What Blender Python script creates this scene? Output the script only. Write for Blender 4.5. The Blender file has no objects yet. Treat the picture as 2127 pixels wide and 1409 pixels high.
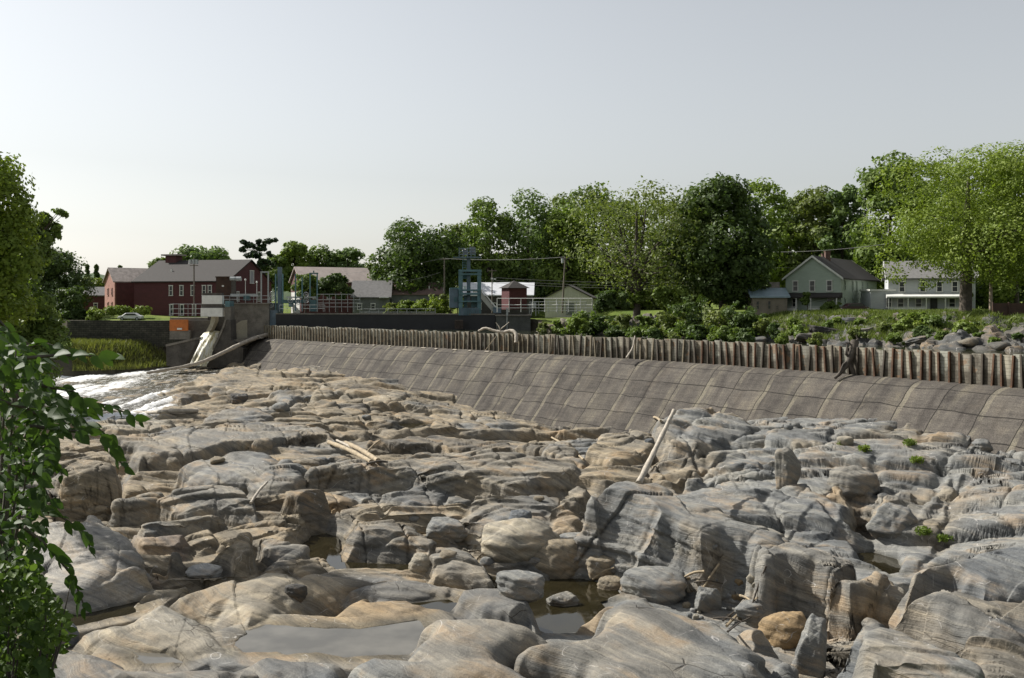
import bpy, bmesh, math, random
import numpy as np
from mathutils import Vector, Matrix

C = bpy.context.scene.collection
SC = bpy.context.scene
R = math.radians
rng = np.random.default_rng(7)
random.seed(7)

# ------------------------------------------------------------------ camera, sky, sun
EYE = 15.5          # eye height above the deepest pool
F = 2000.0          # focal length in photograph pixels (photograph 2127 wide)
CX, HY = 1063.5, 632.0
cam_d = bpy.data.cameras.new('camera')
cam = bpy.data.objects.new('camera', cam_d)
C.objects.link(cam)
cam.location = (0, 0, EYE)
cam.rotation_euler = (R(90), 0, 0)
cam_d.sensor_width = 36
cam_d.lens = 36 * F / 2127.0
cam_d.shift_y = -(704.5 - HY) / 2127.0
cam_d.clip_start = 0.1
cam_d.clip_end = 9000
SC.camera = cam

SUN_DIR = Vector((-0.79, 0.36, 0.76)).normalized()      # towards the sun
elev = math.asin(SUN_DIR.z)
az = math.atan2(SUN_DIR.x, SUN_DIR.y)
w = bpy.data.worlds.new('World')
SC.world = w
w.use_nodes = True
nt = w.node_tree
nt.nodes.clear()
sky = nt.nodes.new('ShaderNodeTexSky')
sky.sky_type = 'NISHITA'
sky.sun_disc = False
sky.sun_elevation = elev
sky.sun_rotation = az
sky.altitude = 100
sky.air_density = 1.3
sky.dust_density = 1.5
sky.ozone_density = 1.0
bg = nt.nodes.new('ShaderNodeBackground')
bg.inputs['Strength'].default_value = 0.086
wo = nt.nodes.new('ShaderNodeOutputWorld')
hs = nt.nodes.new('ShaderNodeHueSaturation')      # hazy summer air: a paler sky
hs.inputs['Saturation'].default_value = .27
nt.links.new(sky.outputs[0], hs.inputs['Color'])
nt.links.new(hs.outputs[0], bg.inputs[0])
nt.links.new(bg.outputs[0], wo.inputs[0])

sd = bpy.data.lights.new('sun', 'SUN')
sd.energy = 5.0
sd.angle = R(0.6)
sd.color = (1.0, 0.955, 0.89)
so = bpy.data.objects.new('sun', sd)
C.objects.link(so)
so.rotation_euler = SUN_DIR.to_track_quat('Z', 'Y').to_euler()

SC.view_settings.view_transform = 'Standard'
SC.view_settings.look = 'None'
SC.view_settings.exposure = 0.60
SC.view_settings.gamma = 1.0
SC.cycles.max_bounces = 6
SC.cycles.diffuse_bounces = 3
SC.cycles.glossy_bounces = 2
SC.cycles.transmission_bounces = 3
SC.cycles.transparent_max_bounces = 8
SC.cycles.use_denoising = True
SC.cycles.caustics_reflective = False
SC.cycles.caustics_refractive = False

# ------------------------------------------------------------------ helpers
def PY(px, py, Y):
    """photograph pixel + distance -> point"""
    return Vector(((px - CX) / F * Y, Y, EYE - (py - HY) / F * Y))

def PZ(px, py, z):
    """photograph pixel + height -> point"""
    return PY(px, py, (EYE - z) * F / (py - HY))

def tag(o, label=None, cat=None, group=None, kind=None):
    if label: o['label'] = label
    if cat: o['category'] = cat
    if group: o['group'] = group
    if kind: o['kind'] = kind
    return o

def empty(name, loc, rz=0.0, label=None, cat=None, group=None):
    o = bpy.data.objects.new(name, None)
    o.empty_display_size = 0.5
    C.objects.link(o)
    o.location = loc
    o.rotation_euler = (0, 0, rz)
    return tag(o, label, cat, group)

def np_mesh(name, V, Fq, mat=None, parent=None, smooth=False, loc=None):
    """V (n,3), Fq (m,k) equal-sized faces"""
    V = np.asarray(V, np.float32); Fq = np.asarray(Fq, np.int32)
    me = bpy.data.meshes.new(name)
    n, k = Fq.shape
    me.vertices.add(len(V)); me.vertices.foreach_set('co', V.ravel())
    me.loops.add(n * k); me.loops.foreach_set('vertex_index', Fq.ravel())
    me.polygons.add(n)
    me.polygons.foreach_set('loop_start', np.arange(0, n * k, k, dtype=np.int32))
    me.polygons.foreach_set('loop_total', np.full(n, k, np.int32))
    if smooth: me.polygons.foreach_set('use_smooth', np.ones(n, bool))
    me.update(calc_edges=True)
    if mat: me.materials.append(mat)
    o = bpy.data.objects.new(name, me)
    C.objects.link(o)
    if parent: o.parent = parent
    if loc is not None: o.location = loc
    return o

def vcol(o, name, cols):
    a = o.data.color_attributes.new(name, 'FLOAT_COLOR', 'POINT')
    c = np.ones((len(cols), 4), np.float32); c[:, :cols.shape[1]] = cols
    a.data.foreach_set('color', c.ravel())

class MB:
    """collects boxes, bars, tubes, prisms into ONE mesh"""
    def __init__(s): s.v = []; s.f = []
    def add(s, V, Fc):
        b = len(s.v)
        s.v += [tuple(p) for p in V]; s.f += [tuple(i + b for i in f) for f in Fc]
        return s
    def box(s, c, d, rz=0.0, rot=None):
        x, y, z = d[0] / 2, d[1] / 2, d[2] / 2
        V = [Vector(p) for p in ((-x,-y,-z),(x,-y,-z),(x,y,-z),(-x,y,-z),(-x,-y,z),(x,-y,z),(x,y,z),(-x,y,z))]
        M = rot if rot else Matrix.Rotation(rz, 3, 'Z')
        V = [M @ p + Vector(c) for p in V]
        return s.add(V, [(0,3,2,1),(4,5,6,7),(0,1,5,4),(1,2,6,5),(2,3,7,6),(3,0,4,7)])
    def tube(s, pts, rad, n=8, cap=True):
        pts = [Vector(p) for p in pts]
        if not hasattr(rad, '__len__'): rad = [rad] * len(pts)
        V = []; Fc = []
        u = None
        for i, p in enumerate(pts):
            a = pts[max(i - 1, 0)]; b = pts[min(i + 1, len(pts) - 1)]
            t = (b - a); t = t.normalized() if t.length > 1e-9 else Vector((0, 0, 1))
            if u is None:
                u = t.orthogonal().normalized()
            else:
                u = u - t * u.dot(t)
                u = u.normalized() if u.length > 1e-6 else t.orthogonal().normalized()
            v = t.cross(u)
            for k in range(n):
                q = 2 * math.pi * k / n
                V.append(p + (u * math.cos(q) + v * math.sin(q)) * rad[i])
        for i in range(len(pts) - 1):
            for k in range(n):
                a = i * n + k; b = i * n + (k + 1) % n
                Fc.append((a, b, b + n, a + n))
        if cap:
            Fc.append(tuple(range(n - 1, -1, -1)))
            Fc.append(tuple(range((len(pts) - 1) * n, len(pts) * n)))
        return s.add(V, Fc)
    def bar(s, a, b, w=0.1):
        return s.tube([a, b], w / 2, 6)
    def cyl(s, c, r, h, n=12, r2=None):
        c = Vector(c)
        return s.tube([c, c + Vector((0, 0, h))], [r, r if r2 is None else r2], n)
    def prism(s, poly, ext):
        """planar polygon (3-D points) extruded by vector"""
        n = len(poly); e = Vector(ext)
        V = [Vector(p) for p in poly] + [Vector(p) + e for p in poly]
        Fc = [tuple(range(n - 1, -1, -1)), tuple(range(n, 2 * n))]
        for i in range(n):
            j = (i + 1) % n
            Fc.append((i, j, j + n, i + n))
        return s.add(V, Fc)
    def build(s, name, mat, parent=None, smooth=False, loc=None, bevel=0):
        me = bpy.data.meshes.new(name)
        me.from_pydata(s.v, [], s.f)
        bm = bmesh.new(); bm.from_mesh(me)
        bmesh.ops.recalc_face_normals(bm, faces=bm.faces)
        if bevel:
            bmesh.ops.bevel(bm, geom=list(bm.edges), offset=bevel, segments=1, affect='EDGES', clamp_overlap=True)
        bm.to_mesh(me); bm.free()
        if smooth:
            me.polygons.foreach_set('use_smooth', np.ones(len(me.polygons), bool))
            me.set_sharp_from_angle(angle=R(40))
        if mat: me.materials.append(mat)
        o = bpy.data.objects.new(name, me)
        C.objects.link(o)
        if parent: o.parent = parent
        if loc is not None: o.location = loc
        return o

# ---- vectorised noise
_perm = np.random.default_rng(3).permutation(512).astype(np.int32)
_perm = np.concatenate([_perm, _perm, _perm])
_g = np.random.default_rng(5).normal(size=(512, 3)).astype(np.float32)
_g /= np.linalg.norm(_g, axis=1, keepdims=True)

def perlin(x, y, z):
    x = np.asarray(x, np.float32); y = np.asarray(y, np.float32); z = np.asarray(z, np.float32)
    x, y, z = np.broadcast_arrays(x, y, z)
    xi = np.floor(x).astype(np.int32); yi = np.floor(y).astype(np.int32); zi = np.floor(z).astype(np.int32)
    xf = x - xi; yf = y - yi; zf = z - zi
    u = xf * xf * xf * (xf * (xf * 6 - 15) + 10); v = yf * yf * yf * (yf * (yf * 6 - 15) + 10); t = zf * zf * zf * (zf * (zf * 6 - 15) + 10)
    out = 0
    for dx in (0, 1):
        wx = u if dx else 1 - u
        for dy in (0, 1):
            wy = v if dy else 1 - v
            for dz in (0, 1):
                wz = t if dz else 1 - t
                h = _perm[(_perm[(_perm[(xi + dx) & 511] + yi + dy) & 511] + zi + dz) & 511]
                g = _g[h]
                out = out + wx * wy * wz * (g[..., 0] * (xf - dx) + g[..., 1] * (yf - dy) + g[..., 2] * (zf - dz))
    return out * 1.5

def fbm(x, y, z, oct=4, gain=0.5, lac=2.03):
    a = 1.0; s = 0; f = 1.0
    for i in range(oct):
        s = s + a * perlin(x * f + 17.3 * i, y * f - 9.1 * i, z * f + 5.7 * i)
        a *= gain; f *= lac
    return s

def sstep(a, b, x):
    t = np.clip((x - a) / (b - a), 0, 1)
    return t * t * (3 - 2 * t)

def poly_sd(px, py, poly):
    """signed distance to a polygon, positive inside"""
    poly = np.asarray(poly, float)
    d2 = np.full(px.shape, 1e18); inside = np.zeros(px.shape, bool)
    n = len(poly)
    for i in range(n):
        ax, ay = poly[i]; bx, by = poly[(i + 1) % n]
        ex, ey = bx - ax, by - ay
        wx, wy = px - ax, py - ay
        L = ex * ex + ey * ey + 1e-12
        t = np.clip((wx * ex + wy * ey) / L, 0, 1)
        dx, dy = wx - t * ex, wy - t * ey
        d2 = np.minimum(d2, dx * dx + dy * dy)
        c = (ay > py) != (by > py)
        xs = ax + (py - ay) * ex / (ey if abs(ey) > 1e-12 else 1e-12)
        inside ^= c & (px < xs)
    return np.where(inside, 1, -1) * np.sqrt(d2)

# ---- materials
def mat_new(name):
    m = bpy.data.materials.new(name); m.use_nodes = True
    t = m.node_tree; t.nodes.clear()
    o = t.nodes.new('ShaderNodeOutputMaterial'); b = t.nodes.new('ShaderNodeBsdfPrincipled')
    t.links.new(b.outputs[0], o.inputs[0])
    return m, t, b

def nd(t, kind, **kw):
    n = t.nodes.new(kind)
    for k, v in kw.items():
        if k.startswith('i_'):
            key = k[2:]
            n.inputs[int(key) if key.isdigit() else key.replace('_', ' ')].default_value = v
        else:
            setattr(n, k, v)
    return n

def ramp(t, fac, stops, interp='LINEAR'):
    r = t.nodes.new('ShaderNodeValToRGB')
    r.color_ramp.interpolation = interp
    e = r.color_ramp.elements
    while len(e) > 1: e.remove(e[-1])
    e[0].position = stops[0][0]; e[0].color = (*stops[0][1], 1)
    for p, c in stops[1:]:
        q = e.new(p); q.color = (*c, 1)
    t.links.new(fac, r.inputs[0])
    return r.outputs[0]

def mix(t, fac, a, b, mode='MIX'):
    m = t.nodes.new('ShaderNodeMix'); m.data_type = 'RGBA'; m.blend_type = mode
    for sock, val in ((m.inputs[0], fac), (m.inputs[6], a), (m.inputs[7], b)):
        if hasattr(val, 'is_linked') or isinstance(val, bpy.types.NodeSocket): t.links.new(val, sock)
        elif isinstance(val, (int, float)): sock.default_value = val
        else: sock.default_value = (*val, 1)
    return m.outputs[2]

def math_(t, op, a, b=None, c=None):
    m = t.nodes.new('ShaderNodeMath'); m.operation = op
    for i, val in enumerate((a, b, c)):
        if val is None: continue
        if isinstance(val, bpy.types.NodeSocket): t.links.new(val, m.inputs[i])
        else: m.inputs[i].default_value = val
    return m.outputs[0]

def noise(t, scale, detail=4, rough=0.55, vec=None, dist=0.0):
    n = nd(t, 'ShaderNodeTexNoise'); n.inputs['Scale'].default_value = scale
    n.inputs['Detail'].default_value = detail; n.inputs['Roughness'].default_value = rough
    n.inputs['Distortion'].default_value = dist
    if vec is not None: t.links.new(vec, n.inputs['Vector'])
    return n.outputs[0]

def coord(t, kind='Object', scale=None, rot=None):
    c = t.nodes.new('ShaderNodeTexCoord')
    if scale is None and rot is None: return c.outputs[kind]
    m = t.nodes.new('ShaderNodeMapping')
    if scale: m.inputs['Scale'].default_value = scale
    if rot: m.inputs['Rotation'].default_value = rot
    t.links.new(c.outputs[kind], m.inputs[0])
    return m.outputs[0]

def bump(t, b, h, strength=0.5, dist=0.05):
    n = nd(t, 'ShaderNodeBump'); n.inputs['Strength'].default_value = strength; n.inputs['Distance'].default_value = dist
    t.links.new(h, n.inputs['Height']); t.links.new(n.outputs[0], b.inputs['Normal'])

_mc = {}
def plain(name, col, rough=0.7, var=0.15, scale=3.0, metal=0.0, bumpy=0.0, stretch=None):
    """painted / weathered surface: colour with two scales of wear"""
    if name in _mc: return _mc[name]
    m, t, b = mat_new(name)
    v = coord(t, 'Object', stretch) if stretch else coord(t)
    n1 = noise(t, scale, 5, 0.6, v)
    n2 = noise(t, scale * 7, 3, 0.6, v)
    f = math_(t, 'ADD', math_(t, 'MULTIPLY', n1, 0.7), math_(t, 'MULTIPLY', n2, 0.3))
    lo = tuple(c * (1 - 2 * var) for c in col); hi = tuple(min(1, c * (1 + 1.5 * var)) for c in col)
    c = ramp(t, f, [(0.3, lo), (0.7, hi)])
    t.links.new(c, b.inputs['Base Color'])
    b.inputs['Roughness'].default_value = rough; b.inputs['Metallic'].default_value = metal
    if bumpy: bump(t, b, n2, bumpy, 0.03)
    _mc[name] = m
    return m
# ------------------------------------------------------------------ rock material
TINT = dict(G=(.212, .216, .206), B=(.140, .156, .170), T=(.268, .222, .150), O=(.33, .225, .105), W=(.36, .36, .345),
            D=(.088, .084, .077), P=(.24, .178, .142), L=(.345, .308, .232), M=(.212, .202, .176))

def rock_material(name, own=None, scale=1.0):
    m, t, b = mat_new(name)
    geo = t.nodes.new('ShaderNodeNewGeometry')
    tc = t.nodes.new('ShaderNodeTexCoord')
    pos = geo.outputs['Position'] if own is None else tc.outputs['Object']
    if own is None:
        at = nd(t, 'ShaderNodeAttribute', attribute_name='tint'); base = at.outputs['Color']
    else:
        oi = t.nodes.new('ShaderNodeObjectInfo'); base = oi.outputs['Color']
    # bedding coordinate: thin layers across a dipping normal, folded by noise
    mp = nd(t, 'ShaderNodeMapping'); mp.inputs['Rotation'].default_value = (R(22), R(-24), R(15)); t.links.new(pos, mp.inputs[0])
    wv = nd(t, 'ShaderNodeTexNoise'); wv.inputs['Scale'].default_value = .22 * scale; wv.inputs['Detail'].default_value = 3
    t.links.new(mp.outputs[0], wv.inputs['Vector'])
    sc = nd(t, 'ShaderNodeVectorMath', operation='SCALE'); sc.inputs['Scale'].default_value = 1.6 / scale
    t.links.new(wv.outputs['Color'], sc.inputs[0])
    ad = nd(t, 'ShaderNodeVectorMath', operation='ADD'); t.links.new(mp.outputs[0], ad.inputs[0]); t.links.new(sc.outputs[0], ad.inputs[1])
    st = nd(t, 'ShaderNodeVectorMath', operation='MULTIPLY'); st.inputs[1].default_value = (.13, .13, 2.0); t.links.new(ad.outputs[0], st.inputs[0])
    band = noise(t, 1.0 * scale, 6, .62, st.outputs[0])
    st2 = nd(t, 'ShaderNodeVectorMath', operation='MULTIPLY'); st2.inputs[1].default_value = (.5, .5, 14.0); t.links.new(ad.outputs[0], st2.inputs[0])
    band2 = noise(t, 1.0 * scale, 3, .6, st2.outputs[0])
    patch = noise(t, .33 * scale, 5, .6, pos)
    mott = noise(t, 2.6 * scale, 5, .65, pos)
    fine = noise(t, 14 * scale, 6, .78, pos)
    # light / dark layering
    k = ramp(t, band, [(.28, (.46, .47, .49)), (.41, (.80, .81, .82)), (.5, (1.0, .99, .97)), (.61, (1.42, 1.37, 1.27)), (.74, (.88, .85, .80))])
    c = mix(t, 1.0, base, k, 'MULTIPLY')
    k2 = ramp(t, band2, [(.34, (.74, .74, .75)), (.5, (1, 1, 1)), (.66, (1.2, 1.19, 1.16))])
    c = mix(t, .45, c, k2, 'MULTIPLY')
    # rust and ochre staining in patches that follow the layers
    rs = math_(t, 'MULTIPLY', ramp(t, patch, [(.5, (0, 0, 0)), (.64, (1, 1, 1))]), ramp(t, band, [(.42, (0, 0, 0)), (.6, (1, 1, 1))]))
    c = mix(t, math_(t, 'MULTIPLY', rs, .55), c, (.27, .18, .095))
    # wet-black algae film / lichen blotches
    dk = ramp(t, mott, [(.30, (.68, .68, .69)), (.46, (1, 1, 1)), (.62, (1.0, 1.0, 1.0)), (.74, (1.15, 1.14, 1.12))])
    c = mix(t, .8, c, dk, 'MULTIPLY')
    fk = ramp(t, fine, [(.3, (.72, .72, .72)), (.5, (1, 1, 1)), (.7, (1.22, 1.22, 1.2))])
    c = mix(t, .8, c, fk, 'MULTIPLY')
    # quartz veins: thin bright lines
    vn = nd(t, 'ShaderNodeTexNoise'); vn.inputs['Scale'].default_value = .30 * scale; vn.inputs['Detail'].default_value = 2
    t.links.new(ad.outputs[0], vn.inputs['Vector'])
    vl = math_(t, 'ABSOLUTE', math_(t, 'SUBTRACT', vn.outputs[0], .5))
    vm = math_(t, 'MULTIPLY', math_(t, 'LESS_THAN', vl, .0016), ramp(t, mott, [(.45, (0, 0, 0)), (.55, (1, 1, 1))]))
    c = mix(t, math_(t, 'MULTIPLY', vm, .6), c, (.46, .44, .41))
    # cracks
    vo = nd(t, 'ShaderNodeTexVoronoi', feature='DISTANCE_TO_EDGE'); vo.inputs['Scale'].default_value = .55 * scale
    st3 = nd(t, 'ShaderNodeVectorMath', operation='MULTIPLY'); st3.inputs[1].default_value = (.7, .7, 2.2); t.links.new(ad.outputs[0], st3.inputs[0])
    t.links.new(st3.outputs[0], vo.inputs['Vector'])
    cr = ramp(t, vo.outputs['Distance'], [(.003, (0, 0, 0)), (.014, (1, 1, 1))])
    crm = math_(t, 'MAXIMUM', cr, ramp(t, patch, [(.36, (0, 0, 0)), (.44, (1, 1, 1))]))
    c = mix(t, crm, mix(t, 1.0, c, (.42, .40, .38), 'MULTIPLY'), c)
    t.links.new(c, b.inputs['Base Color'])
    b.inputs['Roughness'].default_value = .82
    b.inputs['Specular IOR Level'].default_value = .22
    h = math_(t, 'ADD', math_(t, 'ADD', math_(t, 'MULTIPLY', band2, .8), math_(t, 'MULTIPLY', fine, .45)), math_(t, 'MULTIPLY', mott, .8))
    h = math_(t, 'ADD', h, math_(t, 'MULTIPLY', crm, .5))
    bump(t, b, h, .75, .10 / scale)
    return m

for _k in TINT: _m = sum(TINT[_k]) / 3; TINT[_k] = tuple((q * .80 + _m * .20) * .80 for q in TINT[_k])
ROCK = rock_material('river_rock')
ROCK_OWN = rock_material('loose_rock', own=True, scale=1.5)

# ------------------------------------------------------------------ bedrock bed of the river, as one carved sheet
TILES = {0: (0, 0, 1.0), 1: (0, 740, .25388), 2: (520, 740, .25388), 3: (1040, 800, .25388), 4: (1580, 800, .25717),
         5: (0, 1060, .25388), 6: (520, 1060, .25388), 7: (1040, 1060, .25388), 8: (1580, 1060, .25717)}
def tp(tile, p):
    ox, oy, s = TILES[tile]
    return ox + p[0] * s, oy + p[1] * s

CTRL = [(400, 765, 3.9), (130, 790, 3.0), (250, 825, 2.6), (330, 850, 2.2), (560, 782, 4.1), (800, 803, 4.0), (1000, 872, 1.9),
        (1130, 922, .3), (850, 950, .9), (800, 1200, -.3), (560, 1340, .35), (1180, 1270, -.6), (900, 1409, .8), (300, 1409, 1.0),
        (700, 1170, -.3), (150, 1272, -.2), (400, 1050, 1.0), (300, 1075, .0), (160, 1060, .3), (250, 900, 2.0), (560, 880, 2.4),
        (700, 960, 1.4), (700, 1040, .9), (1000, 1080, .8), (1300, 960, 2.2), (1200, 1030, 2.0), (1450, 900, 3.4), (1600, 880, 4.0),
        (1500, 1000, 3.0), (1700, 1050, 2.8), (1800, 885, 5.3), (2050, 940, 4.8), (1930, 1100, 1.6), (2110, 1120, 2.0), (2100, 1050, 3.4),
        (2110, 1300, 1.2), (1800, 1160, .4), (1720, 1290, -1.0), (1500, 1230, -.5), (1560, 1390, .6), (2000, 1400, -.4), (1400, 1350, .6),
        (2250, 1150, 2.6), (-60, 1000, 1.5), (-60, 1300, .5), (1000, 1230, .0), (300, 1180, .0), (700, 860, 3.2), (450, 800, 3.2),
        (1860, 940, 4.6), (1380, 1230, -.5), (900, 1010, 1.0)]
_c = np.array([tuple(PZ(*q)) for q in CTRL])
def _tps_fit():
    n = len(_c); d = np.hypot(_c[:, None, 0] - _c[None, :, 0], _c[:, None, 1] - _c[None, :, 1]) / 30
    K = np.where(d > 0, d * d * np.log(d + 1e-9), 0) + np.eye(n) * .02
    P = np.c_[np.ones(n), _c[:, 0] / 30, _c[:, 1] / 30]
    A = np.block([[K, P], [P.T, np.zeros((3, 3))]])
    return np.linalg.solve(A, np.r_[_c[:, 2], 0, 0, 0])
_tw = _tps_fit()
def base_z(X, Y):
    X = np.asarray(X, float); Y = np.asarray(Y, float)
    o = _tw[-3] + _tw[-2] * X / 30 + _tw[-1] * Y / 30
    for i in range(len(_c)):
        d2 = ((X - _c[i, 0]) ** 2 + (Y - _c[i, 1]) ** 2) / 900
        o = o + _tw[i] * .5 * d2 * np.log(d2 + 1e-12)
    return np.clip(o, -1.2, 6.0)

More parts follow.
